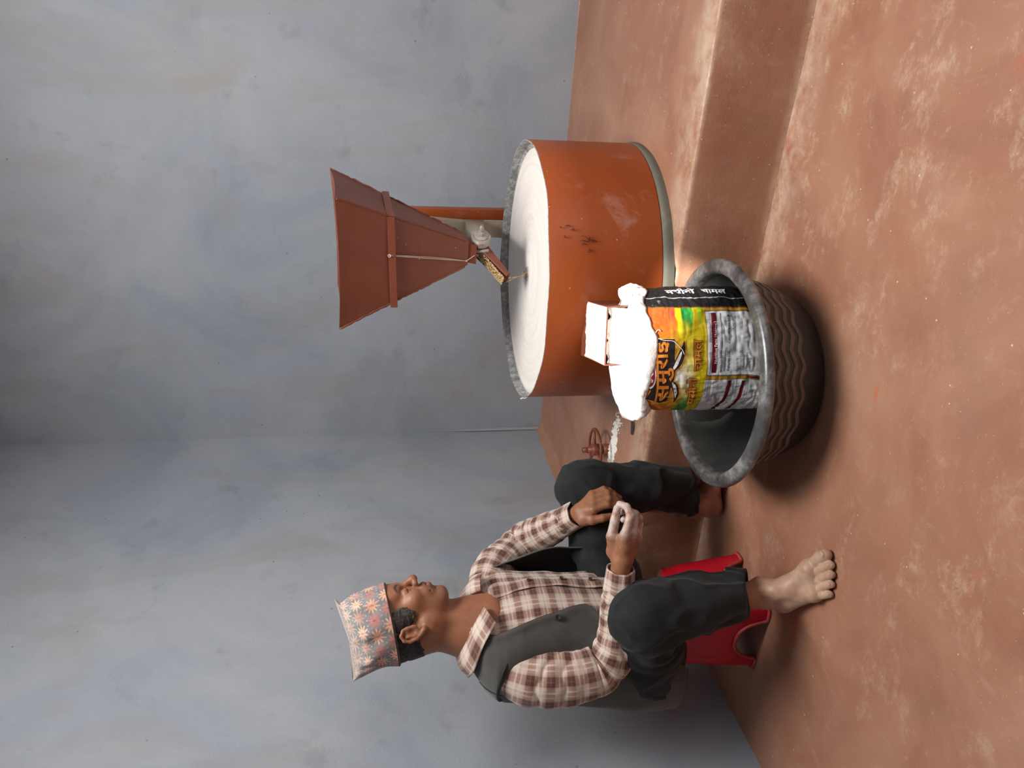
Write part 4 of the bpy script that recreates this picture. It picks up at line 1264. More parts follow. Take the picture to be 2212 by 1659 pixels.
RP_ = [A(-1.157, 1.441, .422), A(-1.140, 1.473, .409), A(-1.141, 1.489, .420), A(-1.149, 1.491, .435)]
RT_ = [A(-1.180, 1.424, .482), A(-1.140, 1.430, .492), A(-1.103, 1.443, .485), A(-1.080, 1.459, .478)]
hand(WRR, [(RI, (.0108, .0098, .0088, .0078)), (RM_, (.0110, .0098, .0088, .0078)), (RR_, (.0106, .0095, .0086, .0076)), (RP_, (.0098, .0085, .0078, .0070))], (RT_, (.0150, .0128, .0112, .0090)))
LI = [A(-1.212, 1.637, .473), A(-1.200, 1.639, .436), A(-1.206, 1.641, .415), A(-1.213, 1.641, .397)]
LM = [A(-1.205, 1.653, .470), A(-1.192, 1.656, .429), A(-1.199, 1.657, .407), A(-1.208, 1.656, .389)]
LR = [A(-1.199, 1.670, .467), A(-1.186, 1.673, .428), A(-1.193, 1.673, .408), A(-1.202, 1.672, .392)]
LP = [A(-1.197, 1.686, .466), A(-1.185, 1.690, .434), A(-1.190, 1.690, .417), A(-1.198, 1.688, .403)]
LT = [A(-1.250, 1.650, .494), A(-1.240, 1.629, .475), A(-1.230, 1.622, .450), A(-1.228, 1.626, .428)]
hand(WRL, [(LI, (.0108, .0097, .0088, .0078)), (LM, (.0110, .0098, .0088, .0078)), (LR, (.0106, .0094, .0086, .0076)), (LP, (.0098, .0085, .0078, .0070))], (LT, (.0150, .0128, .0112, .0090)), .012)
# feet
def foot(heel, f, medial, ank, sc=1.0):
    f = A(f[0], f[1], 0); f /= np.linalg.norm(f); m = A(-f[1], f[0], 0)*medial
    q = lambda x, y, z: heel + f*x*sc + m*y*sc + A(0, 0, z*sc)
    body.el(q(.030, 0, .031), A(.033, .031, .031)*sc, None, .01)
    body.rc(q(.045, 0, .040), ank, .031, .030, .02)
    body.rc(ank+A(0, 0, .01), q(.105, .004, .052), .030, .024, .025)
    body.rc(q(.105, .006, .048), q(.170, .020, .026), .026, .0215, .02)
    body.rc(q(.070, -.012, .030), q(.150, -.026, .020), .024, .0185, .02)
    body.rc(q(.150, -.026, .020), q(.172, .022, .024), .018, .022, .02)
    body.el(ank+m*.030+A(0, 0, .006), A(.011, .011, .012), None, .012); body.el(ank-m*.029-A(0, 0, .004), A(.011, .011, .012), None, .012)
    body.rc(q(.012, 0, .05), ank+A(0, 0, .06)-f*.028, .012, .012, .02)
    toes = [((.182, .029, .019), (.216, .032, .0165), (.236, .030, .0145), .0150, .0150, .0135), ((.184, .006, .018), (.212, .008, .0165), (.234, .007, .0115), .0105, .0105, .0100),
            ((.178, -.010, .017), (.204, -.009, .0160), (.224, -.011, .0105), .0100, .0098, .0095), ((.170, -.024, .016), (.192, -.025, .0150), (.210, -.028, .0100), .0098, .0094, .0090), ((.158, -.036, .0145), (.176, -.040, .0130), (.191, -.044, .0092), .0095, .0090, .0085)]
    for a, b, c, r1, r2, r3 in toes:
        body.rc(q(*a), q(*b), r1*sc, r2*sc, .003); body.rc(q(*b), q(*c), r2*sc, r3*sc, .003)
        body.el(q(*c)+A(0, 0, r3*sc*.9)+f*.003, A(.0062, .0062, .0022)*sc*(1.3 if r3 > .012 else .85), None, .0015)
    return q
qR = foot(A(-1.352, 1.392, 0), (.868, -.497), 1, ANR, 1.05)
qL = foot(A(-1.392, 1.824, 0), (.985, .10), -1, ANL)
bv, bf = polygonise(body, (-1.80, 1.18, -.005), (-.98, 2.02, 1.10), .0022)
bv = relax(bv, bf, 2, .45)
bv[:, 2] = np.maximum(bv[:, 2], .0012)
# skin colours
L_h = hloc(bv)
skin = np.tile(A(.340, .145, .077), (len(bv), 1))
skin *= (1 + .10*fbm(bv, 28, 3, 3))[:, None]
def tint(mask, col):
    global skin
    skin = skin*(1-mask[:, None]) + np.array(col)*mask[:, None]
headm = sstep(-.16, -.10, L_h[:, 2])*(np.abs(L_h[:, 0]) < .2)
blob = lambda c, r: np.exp(-np.sum(((L_h-A(*c))/A(*r))**2, 1))
for s in (-1, 1):
    tint(.55*blob((.08, s*.045, -.012), (.03, .03, .02)), (.46, .205, .11))
    # eyebrow
    t_ = np.clip((s*L_h[:, 1]-.010)/.036, 0, 1); zc_ = .026 + .006*np.sin(PI*np.clip(t_*.9, 0, 1))
    bm_ = np.exp(-((L_h[:, 2]-zc_)/(.0045*(1.15-.5*t_)))**2)*sstep(.007, .012, s*L_h[:, 1])*(1-sstep(.042, .049, s*L_h[:, 1]))*(L_h[:, 0] > .05)
    tint(np.clip(.95*bm_*(1+.3*fbm(bv, 260, 9, 1)), 0, 1), (.020, .015, .013))
    lash = np.exp(-((L_h[:, 2]-.0006)/.0021)**2)*sstep(.015, .020, s*L_h[:, 1])*(1-sstep(.045, .049, s*L_h[:, 1]))*(L_h[:, 0] > .07)
    tint(.9*lash, (.018, .012, .011))
    tint(.35*blob((.09, s*.031, -.008), (.02, .016, .006)), (.16, .07, .045))
lipm = np.exp(-((L_h[:, 2]+.0547)/.0066)**2)*np.exp(-(L_h[:, 1]/.018)**4)*(L_h[:, 0] > .076)
tint(.8*np.clip(lipm, 0, 1), (.34, .125, .115))
lipm = np.exp(-((L_h[:, 2]+.0420)/.0042)**2)*np.exp(-(L_h[:, 1]/.018)**4)*(L_h[:, 0] > .080)
tint(.75*lipm, (.19, .075, .062))
tint(.8*np.exp(-((L_h[:, 2]+.0479)/.0014)**2)*np.exp(-(L_h[:, 1]/.021)**4)*(L_h[:, 0] > .078), (.04, .018, .015))
stub = sstep(-.035, -.055, L_h[:, 2])*(1-sstep(-.13, -.12, -L_h[:, 2]-.25))*sstep(.02, .06, L_h[:, 0])*(L_h[:, 2] > -.125)
tint(.28*stub*(1-np.clip(lipm*2, 0, 1)), (.15, .085, .060))
mous = np.exp(-((L_h[:, 2]+.0335)/.0045)**2)*np.exp(-(L_h[:, 1]/.024)**4)*(L_h[:, 0] > .076)
tint(.25*mous, (.10, .075, .065))
# neck reddish, feet dusty, hands
nk = sstep(.10, .13, -L_h[:, 2])*(bv[:, 2] > .70); tint(.35*nk, (.36, .135, .075))
ft = sstep(.16, .05, bv[:, 2]); tint(.80*ft*(.85+.25*fbm(bv, 40, 7, 2)), (.62, .42, .305))
tint(.28*sstep(.12, .05, bv[:, 2])*np.clip(fbm(bv, 45, 17, 3)*1.3, 0, 1), (.30, .185, .13))
tint(.45*np.clip(fbm(bv*A(1, 1, .4), 90, 27, 2), 0, 1)*sstep(.19, .15, bv[:, 2])*sstep(.055, .09, bv[:, 2]), (.20, .12, .085))
def nail(c, r, col, m=.8):
    tint(m*np.exp(-(np.linalg.norm(bv-c, axis=1)/r)**4), col)
for q_ in (qR,):
    for x, y, z, r in ((.2385, .030, .027, .0075), (.237, .007, .020, .0048), (.227, -.011, .0185, .0045), (.213, -.028, .0175, .0043), (.194, -.044, .016, .004)):
        nail(q_(x, y, z), r, (.50, .36, .28), .6)
# flour on the right hand
fl = np.zeros(len(bv))
for f, i0 in ((RI, 0), (RM_, 0), (RR_, 0), (RP_, 0), (RT_, 1)):
    for i in range(i0, 3):
        d = d_rc(bv, f[i], f[i+1], 0, 0)
        fl = np.maximum(fl, np.exp(-(d/.016)**4)*(1.0 if i > i0 else .75))
kn_ = A(-1.135, 1.42, .46)
fl = np.clip(fl*(1.0+.9*fbm(bv, 70, 31, 3)), 0, 1)*sstep(.045, .085, np.linalg.norm(bv-WRR, axis=1))
tint(.88*fl, (.66, .56, .52))
dots = (vnoise(bv, 210, 5) > .80)*np.exp(-(np.linalg.norm(bv-A(-1.16, 1.41, .46), axis=1)/.05)**4)
tint(.6*dots, (.66, .56, .52))
for c, r in ((A(-1.077, 1.452, .4855), .0052),): nail(c, r, (.50, .33, .28), .55)
k = NT('skin'); at_ = k.node('ShaderNodeVertexColor', layer_name='Col')
v = k.mapped()
k.color(k.mix(.5, at_.outputs[0], k.mix(1.0, at_.outputs[0], k.ramp(k.noise(v, 70, 5, .65), [(.3, .62), (.7, 1.0)]), 'MULTIPLY')))
k.rough(.46); k.b.inputs['Specular IOR Level'].default_value = .42
k.b.inputs['Subsurface Weight'].default_value = .10; k.b.inputs['Subsurface Radius'].default_value = (.008, .003, .0015); k.b.inputs['Subsurface Scale'].default_value = 1.0
k.bump(k.mix(.5, k.noise(v, 260, 3), k.noise(v, 70, 3)), .22, .0012); M['skin'] = k.m
mesh_obj('body', bv, bf, M['skin'], man, col=np.clip(skin, 0, 1))
# ------------------------------------------------------------------ hair and cap
hair = Field()
hair.ops = [o for o in body.ops[:4]]
hair.fn(lambda P: np.full(len(P), -.0055), HO, 1.0, 0, 'd')
def hair_region(P):
    Lh = hloc(P); y = np.abs(Lh[:, 1])
    q = np.stack([Lh[:, 0], y, Lh[:, 2]], -1)
    back = smax(Lh[:, 0]+.020-.25*np.maximum(0, Lh[:, 2]), -(Lh[:, 2]+.066+.30*(Lh[:, 0]+.06)), .008)
    side = d_el(q, A(.026, .070, .020), A(.030, .030, .036), np.array(Matrix.Rotation(-.35, 3, 'Y')))
    top = -(Lh[:, 2]-.050-.10*Lh[:, 0])
    d = smax(np.minimum(back, side), Lh[:, 2]-.085, .004)
    return (d + .0025*fbm(Lh*A(1, 1, .5), 130, 3, 2))*HS
hair.fn(hair_region, HO, .2, .006, 'i')
hair.fn(lambda P: .0016*fbm(P@np.array(Matrix.Rotation(.5, 3, 'X'))*A(.5, .5, 1.6), 230, 8, 2), HO, .3, 0, 'd')
vv, ff = polygonise(hair, HO-.16, HO+.17, .0022)
L_ = hloc(vv)
g = sstep(.0, .03, L_[:, 0])*.75
strand = vnoise(L_*A(1.0, 1.0, .35), 420, 4)*.5+.5
hc = A(.022, .019, .018)[None]*(1-g[:, None]) + A(.075, .068, .064)[None]*g[:, None]
hc = hc*(0.55+.9*strand[:, None]) + (g*np.clip(strand-.72, 0, 1)*1.6)[:, None]*A(.35, .34, .33)
M['hair'] = vcol_mat('salt_pepper_hair', .6, .5, 600, .35, bdist=.002)
mesh_obj('hair', vv, ff, M['hair'], man, col=hc)

# cap: rings from the brim up to a creased ridge with a peak before and behind
na, nt_ = 420, 110
al = np.linspace(-PI, PI, na, endpoint=False)
def cap_pt(a, t):
    ca, sa = np.cos(a), np.sin(a)
    bx = -.002 + .1072*ca; by = .0830*sa; bz = .045 + .0175*ca + .002*np.cos(2*a)
    tx = -.039 + .102*ca; s_ = (tx+.141)/.204
    zr = .141 + (.183-.141)*s_ - .006*np.sin(PI*np.clip(s_, 0, 1))
    zr = zr + .008*np.exp(-((s_-1)/.08)**2) + .008*np.exp(-(s_/.08)**2)
    f = t
    g_ = t**1.05
    x = bx + (tx-bx)*(g_**(1.6-.6*ca)) + .009*np.exp(-((t-1.0)/.07)**2)*np.clip(ca, 0, 1)**3 - .008*np.exp(-((t-.86)/.10)**2)*np.clip(ca, 0, 1)**3
    x = x - .010*np.exp(-((t-.40)/.30)**2)*np.clip(-ca, 0, 1)*-1.0*.6
    wd = (1-t**3.6)**.60
    y = by*wd*(1+.03*np.sin(PI*t)) + .010*sa*t**3*(1-.6*np.abs(ca))
    z = bz + (zr-bz)*t
    # slack, folded cloth near the ridge
    fold = .004*np.sin(9*a+3*t)*np.sin(PI*t)**2 + .003*np.sin(17*a+1.3)*t**2*(1-t)*3
    y = y + fold*sa; x = x + fold*ca*.6
    dent = -.016*np.exp(-((t-.80)/.13)**2)*np.exp(-((x+.045)/.055)**2)
    y = y + dent*np.sign(sa)*np.abs(sa)**.5
    return np.stack([x, y, z], -1)
TT = np.concatenate([np.linspace(0, 1, nt_)])
AA, T2 = np.meshgrid(al, TT)
Lc = cap_pt(AA, T2)
HRC = np.stack([A(math.cos(HY), math.sin(HY), 0), hl, A(0, 0, 1)], 1)
Pc = HO + (Lc*HS)@HRC.T
# arc lengths for the woven figures
du = np.linalg.norm(np.roll(Lc, -1, 1)-Lc, axis=-1); sv_ = np.concatenate([np.zeros((1, na)), np.cumsum(np.linalg.norm(np.diff(Lc, axis=0), axis=-1), 0)])
us = AA*.088; vs_ = sv_
def star(u, v, r, n=10):
    rr = np.hypot(u, v); an = np.arctan2(v, u)
    return sstep(.0012, -.0008, rr - r*(.72+.28*np.cos(n*an)))
grey, grey2 = A(.26, .262, .265), A(.15, .155, .16)
cc_ = np.tile(grey, us.shape+(1,)); 
cc_ = cc_*(1+.18*fbm(np.stack([us, vs_, 0*us], -1), 60, 3, 3))[..., None]
peach, pink, pale = A(.84, .47, .33), A(.52, .24, .22), A(.78, .62, .52)
PW = .553/16
for row in range(5):
    v0 = .004 + row*.0385
    ph = .5*(row % 2)
    uu = (us/PW + ph); kf = np.floor(uu); fu = (uu-kf-.5)*PW
    m = star(fu*1.0, vs_-v0, .0185, 10)
    par = (kf % 2)
    base = np.where(par[..., None] > 0, pink, peach)
    fade = np.clip((vs_-.055)/.05, 0, 1)
    base = base*(1-.75*fade[..., None]) + pale*.75*fade[..., None]
    cc_ = cc_*(1-m[..., None]) + base*m[..., None]*(1+.15*fbm(np.stack([us, vs_, 0*us], -1), 240, 5, 2))[..., None]
    slit = np.exp(-(fu/.0011)**2)*np.exp(-((vs_-v0)/.006)**4)
    cc_ = cc_*(1-.5*slit[..., None])
    vd = vs_ - (v0+.01925)
    fd = ((us/(PW/3)) % 1 - .5)*(PW/3)
    dm = sstep(.0021, .0012, np.hypot(fd, vd))
    cc_ = cc_*(1-.85*dm[..., None]) + A(.62, .62, .62)*.85*dm[..., None]
# colour paler towards the crown, brim binding
bl = np.clip((vs_-.085)/.05, 0, 1)*.45
cc_ = cc_*(1-bl[..., None]) + A(.62, .53, .47)*bl[..., None]
bind = sstep(.0030, .0018, vs_); cc_ = cc_*(1-bind[..., None]) + A(.045, .03, .022)*bind[..., None]
M['cap'] = vcol_mat('woven_cap_cloth', .85, .45, 420, .2, sheen=.15, bdist=.0015)
inn = HO + ((Lc*A(.965, .965, 1)+A(0, 0, -.0025))*HS)@HRC.T
nc_ = na*nt_
V = np.concatenate([Pc.reshape(-1, 3), inn[:40].reshape(-1, 3)])
F = grid_faces(na, nt_).tolist() + grid_faces(na, 40, flip=True, base=nc_).tolist()
F += [[i, nc_+i, nc_+(i+1) % na, (i+1) % na] for i in range(na)]
F.append(list(range((nt_-1)*na, nt_*na)))
mesh_obj('cap', V, F, M['cap'], man, col=np.concatenate([cc_.reshape(-1, 3), np.tile(grey2, (na*40, 1))]))['label'] = 'grey cap woven with rows of peach and dusty pink stars'

# ------------------------------------------------------------------ trousers
def plane_cut(pt, n):
    n = A(*n); n /= np.linalg.norm(n); pt = A(*pt)
    return lambda P: (P-pt)@n
tr = Field()
PEL = A(-1.590, 1.522, .352)
tr.el(PEL, A(.135, .155, .105), None, .03)
tr.rc(PEL+A(.02, -.06, .0), HIR, .105, .100, .03); tr.rc(PEL+A(.02, .06, 0), HIL, .105, .100, .03)
for h_, k_, kk in ((HIR, KNR, 0), (HIL, KNL, 1)):
    tr.rc(h_, k_, .098, .072, .03)
tr.el(KNR+A(-.004, 0, .002), A(.076, .074, .074), None, .03)
midR = A(-1.300, 1.352, .285); hemR = A(-1.300, 1.381, .120)
tr.rc(KNR, midR, .071, .067, .03); tr.rc(midR, hemR, .066, .054, .03)
midL = A(-1.258, 1.800, .285); hemL = A(-1.298, 1.828, .095)
tr.el(KNL, A(.070, .072, .070), None, .03)
tr.rc(KNL, midL, .069, .068, .03); tr.rc(midL, hemL, .067, .064, .03)
# baggy swag under the knees
tr.rc(KNR+A(-.075, .01, -.045), HIR+A(.07, 0, -.035), .045, .060, .04)
def wrinkle(P):
    w_ = .0060*fbm(P*A(1, 1, .8), 11, 3, 3) - .016*np.clip(.30-np.abs(fbm(P*A(1, 1, .7), 13, 23, 2)), 0, 1)
    for kn_c, sg in ((KNR, 0), (KNL, 1)):
        q = P-kn_c; r = np.linalg.norm(q-A(-.06, 0, -.06), axis=1)
        w_ = w_ + .0050*np.sin(r*150)*np.exp(-((r-.075)/.045)**2)*(q[:, 0] < .03)
    for md, hm in ((midR, hemR), (midL, hemL)):
        q = P-md; a = np.arctan2(q[:, 1], q[:, 0])
        w_ = w_ + .0085*np.sin(2.6*a+9*q[:, 2]+1.2)*np.exp(-((P[:, 2]-.22)/.12)**2)*np.exp(-(np.hypot(q[:, 0], q[:, 1])/.12)**4)
    # diagonal pulls over the thighs
    for h_, k_ in ((HIR, KNR), (HIL, KNL)):
        e = (k_-h_)/np.linalg.norm(k_-h_); s_ = (P-h_)@e; d_ = np.linalg.norm(P-h_-s_[:, None]*e, axis=1)
        a = (P-h_)@np.cross(e, A(0, 0, 1))
        w_ = w_ + .0045*np.sin(70*s_+45*a)*np.exp(-(d_/.11)**6)*sstep(.02, .12, s_)*sstep(.40, .26, s_)
    return w_
tr.fn(wrinkle, PEL, 2.0, 0, 'd')
def hemcut(P):
    r = plane_cut((-1.300, 1.381, .135), (.30, -.42, -1.0))(P); l = plane_cut((-1.298, 1.828, .100), (.25, -.15, -1.0))(P)
    isl = P[:, 1] > 1.62
    low = P[:, 2] < .26
    d = np.where(isl, l, r)
    return np.where(low, d, np.maximum(d, -.2)*0-.2)
tr.fn(hemcut, A(-1.3, 1.6, .1), .6, .004, 'i')
tr.rc(hemR+A(0, -.004, .045), hemR+A(0, .004, -.08), .043, .046, .004, 's'); tr.rc(hemL+A(.004, -.002, .040), hemL+A(0, 0, -.08), .047, .050, .004, 's')
vv, ff = polygonise(tr, (-1.82, 1.20, .03), (-1.08, 1.93, .56), .0045)
vv = relax(vv, ff, 1, .4)
k = NT('charcoal_trousers'); v = k.mapped()
k.color(k.ramp(k.noise(v, 9, 5, .6), [(.3, (.0110, .0135, .0150)), (.62, (.0185, .0220, .0238)), (.8, (.034, .037, .038))]))
k.rough(.82); k.b.inputs['Specular IOR Level'].default_value = .25; k.b.inputs['Sheen Weight'].default_value = .08
k.bump(k.mix(.6, k.noise(v, 500, 2), k.noise(v, 28, 4)), .25, .003); M['trousers'] = k.m
trs = mesh_obj('trousers', vv, ff, M['trousers'], man)
# rolled turn-up at the right ankle, the lining shows
th = np.linspace(0, 2*PI, 120, endpoint=False)
def turnup(hem, nrm, r0, hgt, name, ph):
    n = A(*nrm); n /= np.linalg.norm(n); e1 = np.cross(n, A(0, 1, 0)); e1 /= np.linalg.norm(e1); e2 = np.cross(n, e1)
    rows = []
    for dz, ro in ((.004, -.007), (-.001, -.004), (-.002, .0015), (.0, .0045), (.3, .006), (.6, .007), (.9, .006), (1.0, .0045), (1.0, .001), (.92, -.003)):
        s_ = dz*hgt if abs(dz) > .01 else dz
        w_ = .0022*np.sin(5*th+ph) + .0016*np.sin(11*th+2*ph+dz*2) + .0012*np.sin(3*th+dz*3)
        r = r0 + ro + w_ + .004*s_/hgt
        hv = (s_ + .003*np.sin(2*th+ph+1)+.0022*np.sin(7*th+ph)*(dz > .2))
        rows.append(hem + np.outer(r*np.cos(th), e1) + np.outer(r*np.sin(th), e2) - np.outer(hv, n))
    return mesh_obj(name, np.concatenate(rows), grid_faces(120, len(rows), flip=True), M['trousers'], trs)
turnup(A(-1.300, 1.381, .135), (.30, -.42, -1.0), .0535, .046, 'turn_up', .4)
turnup(A(-1.298, 1.828, .100), (.25, -.15, -1.0), .0645, .030, 'turn_up', 2.0)

# ------------------------------------------------------------------ plaid shirt
k = NT('plaid_cotton')
uv = k.node('ShaderNodeUVMap', uv_map='UVMap'); sp_ = k.node('ShaderNodeSeparateXYZ'); 
wob = k.node('ShaderNodeVectorMath', operation='ADD'); k.lk(uv.outputs[0], wob.inputs[0])
nz_ = k.node('ShaderNodeTexNoise'); k.lk(uv.outputs[0], nz_.inputs['Vector']); nz_.inputs['Scale'].default_value = 22
scn = k.node('ShaderNodeVectorMath', operation='SCALE'); k.lk(nz_.outputs['Color'], scn.inputs[0]); scn.inputs['Scale'].default_value = .003
k.lk(scn.outputs[0], wob.inputs[1]); k.lk(wob.outputs[0], sp_.inputs[0])
def stripes(co, period):
    f = k.math('FRACT', k.math('DIVIDE', co, period))
    band = k.ramp(f, [(0.0, 1.0), (.34, 1.0), (.37, .25), (.41, .25), (.44, .0), (.90, .0), (.93, .25), (.965, .25), (1.0, 1.0)])
    thin = k.ramp(f, [(.150, 0.0), (.160, .9), (.185, .9), (.195, 0.0), (.66, 0.0), (.668, .55), (.69, .55), (.70, 0.0)])
    wht = k.ramp(f, [(.53, 0.0), (.55, 1.0), (.60, 1.0), (.62, 0.0), (.74, 0.0), (.76, .8), (.80, .8), (.82, 0.0)])
    return band, thin, wht
bu, tu, wu = stripes(sp_.outputs[0], .052); bv_, tv, wv_ = stripes(sp_.outputs[1], .046)
both = k.math('MULTIPLY', k.math('ADD', bu, bv_), .5)
c = k.ramp(both, [(0.0, (.610, .500, .425)), (.5, (.350, .222, .180)), (1.0, (.112, .058, .048))])
c = k.mix(k.math('MULTIPLY', k.math('MAXIMUM', wu, wv_), .45), c, (.76, .69, .62))
c = k.mix(k.math('MULTIPLY', tu, .42), c, (.40, .15, .09)); c = k.mix(k.math('MULTIPLY', tv, .42), c, (.40, .15, .09))
k.color(c); k.rough(.85); k.b.inputs['Specular IOR Level'].default_value = .2; k.b.inputs['Sheen Weight'].default_value = .2
v = k.mapped(); k.bump(k.mix(.55, k.noise(v, 420, 2), k.noise(v, 38, 4)), .3, .0025); M['plaid'] = k.m
M['button'] = simple('dark_button', (.055, .035, .03), .35, .1, 30)

RING = np.array([  # z, cx, cy, half width, half depth
    (.245, -1.585, 1.522, .158, .128), (.30, -1.575, 1.520, .164, .138), (.38, -1.558, 1.517, .165, .145), (.46, -1.538, 1.514, .163, .148), (.55, -1.520, 1.509, .162, .142),
    (.64, -1.500, 1.504, .166, .132), (.70, -1.490, 1.500, .172, .122), (.74, -1.486, 1.498, .174, .112), (.765, -1.483, 1.496, .168, .102), (.785, -1.477, 1.495, .146, .092), (.803, -1.468, 1.495, .114, .080),
    (.818, -1.458, 1.494, .088, .070), (.832, -1.455, 1.494, .070, .062)])
def ring_at(z):
    return [np.interp(z, RING[:, 0], RING[:, i]) for i in range(1, 5)]
def torso(psi, z, off=0.0, p=2.5):
    """psi 0 = front (+x), positive to his left"""
    psi, z = np.broadcast_arrays(np.asarray(psi, float), np.asarray(z, float))
    cx, cy, hw_, hd = ring_at(z)
    c, s = np.cos(psi), np.sin(psi)
    x = hd*np.sign(c)*np.abs(c)**(2/p); y = hw_*np.sign(s)*np.abs(s)**(2/p)
    nx_ = c/hd; ny_ = s/hw_; nl = np.hypot(nx_, ny_)
    x = x + off*nx_/nl; y = y + off*ny_/nl
    return np.stack([cx+x, cy+y, z], -1)
npz, nps = 90, 200
zs = np.linspace(.30, .832, npz); ps = np.linspace(-PI, PI, nps, endpoint=False) + PI
PS, ZS = np.meshgrid(ps, zs)
fo = .0055*fbm(np.stack([np.cos(PS)*.15, np.sin(PS)*.15, ZS*.55], -1), 17, 6, 3) + .0035*np.sin(24*PS+7*fbm(np.stack([PS, ZS*4, 0*PS], -1), 1, 9, 2))*sstep(.62, .45, ZS)
P = torso(PS, ZS, fo)
U = (PS-PI)*0; 
u_ = (np.mod(PS+PI, 2*PI)-PI)*.160; v_ = ZS
shirt = mesh_obj('shirt', P.reshape(-1, 3), grid_faces(nps, npz), M['plaid'], man, uv=np.stack([u_, v_], -1).reshape(-1, 2))
# button placket
PC = .16
zz = np.linspace(.30, .775, 90)
rows, uvs = [], []
for dp, o in ((-.115, .0012), (-.105, .0038), (.0, .0046), (.105, .0042), (.118, .0012)):
    f_ = .0055*fbm(np.stack([np.cos(PC+dp+0*zz)*.15, np.sin(PC+dp+0*zz)*.15, zz*.55], -1), 17, 6, 3) + .0018*np.sin(zz*60+dp*8)
    rows.append(torso(PC+dp+.04*np.sin(zz*14), zz, o+f_+.002)); uvs.append(np.stack([0*zz+.011+dp*.15, zz], -1))
mesh_obj('placket', np.concatenate(rows), grid_faces(90, 5, closed_u=False), M['plaid'], shirt, uv=np.concatenate(uvs))
def button(pos, nrm, r, parent, mat='button', name='button'):
    n = Vector(nrm).normalized(); q = n.to_track_quat('Z', 'Y').to_matrix()
    V, F = lathe([(.0002, .0008), (r*.35, .0006), (r*.45, .0016), (r*.7, .0016), (r*.85, .0030), (r, .0024), (r, .0), (r*.9, -.002)], 20)
    V = np.array([q@Vector(p) for p in V]) + np.asarray(pos)
    return mesh_obj(name, V, F, M[mat], parent)
for z in (.485, .565, .655):
    p0 = torso(np.array(PC+.04*math.sin(z*14)), np.array(z), .0115); button(p0, (math.cos(PC), math.sin(PC), 0), .0052, shirt)

def sleeve(pts, radii, name, n=120, m=190, folds=(), seed=0, flip=1, u_off=0.0, v_off=0.0):
    C_ = catmull(pts, m); s_ = np.concatenate([[0], np.cumsum(np.linalg.norm(np.diff(C_, axis=0), axis=1))])
    R_ = np.interp(np.linspace(0, 1, m), np.linspace(0, 1, len(radii)), radii)
    # smooth the radii
    ker = np.hanning(21); ker /= ker.sum(); R_ = np.convolve(np.pad(R_, 10, 'edge'), ker, 'valid')
    T = np.gradient(C_, axis=0); T /= np.linalg.norm(T, axis=1)[:, None]
    Nn = np.cross(T[0], A(0, 0, 1) if abs(T[0][2]) < .9 else A(1, 0, 0)); Nn /= np.linalg.norm(Nn)
    th = np.linspace(0, 2*PI, n, endpoint=False)
    rows, uvs = [], []
    for i in range(m):
        Nn = Nn - T[i]*(Nn@T[i]); Nn /= np.linalg.norm(Nn); B = np.cross(T[i], Nn)
        dirs = np.outer(np.cos(th), Nn) + np.outer(np.sin(th), B)
        base = C_[i] + dirs*R_[i]
        w_ = .0045*fbm(base*1.0, 13, seed+2, 3)
        for (s0_, wd, amp, frq, dv, sk) in folds:
            side = .5+.5*(dirs@(A(*dv)/np.linalg.norm(dv)))
            ph = frq*(s_[i]-s0_) + sk*np.sin(th+seed) + 1.5*fbm(base, 16, seed+5, 2)
            w_ = w_ + amp*np.exp(-((s_[i]-s0_)/wd)**2)*side**1.3*(np.abs(np.sin(ph))**.8*2-1.1)
        rows.append(C_[i] + dirs*(R_[i]+w_)[:, None])
        uvs.append(np.stack([(th/(2*PI)-.5)*2*PI*.056*flip+u_off, 0*th+s_[i]+v_off], -1))
    V = np.concatenate(rows); UV = np.concatenate(uvs)
    return mesh_obj(name, V, grid_faces(n, m), M['plaid'], shirt, uv=UV), C_, T
slR, cR_, tR_ = sleeve([A(-1.482, 1.398, .752), A(-1.485, 1.362, .712), A(-1.488, 1.343, .645), A(-1.484, 1.337, .57), A(-1.470, 1.343, .500), A(-1.415, 1.355, .470), A(-1.33, 1.378, .468), A(-1.262, 1.391, .470)],
       [.050, .066, .070, .068, .063, .056, .048, .038, .034], 'right_sleeve', folds=[(.30, .065, .0075, 85, (1, .1, .6), 1.2), (.36, .10, .0045, 60, (0, -.6, -.5), 1.8), (.14, .07, .0038, 50, (.3, -.6, .2), 2.2), (.47, .05, .0050, 95, (.2, -.5, .4), 1.0)], seed=3, u_off=.012, v_off=.01)
slL, cL_, tL_ = sleeve([A(-1.452, 1.590, .765), A(-1.446, 1.630, .745), A(-1.443, 1.700, .710), A(-1.444, 1.765, .655), A(-1.425, 1.785, .618), A(-1.375, 1.755, .580), A(-1.32, 1.718, .545), A(-1.283, 1.694, .520)],
       [.048, .060, .060, .057, .054, .050, .046, .040, .036], 'left_sleeve', folds=[(.27, .09, .0075, 80, (.6, -.6, .4), 1.3), (.40, .05, .0055, 95, (.5, -.4, .6), 1.0), (.12, .07, .0035, 55, (.8, -.3, .3), 2.0)], seed=8, u_off=.02, v_off=.02)
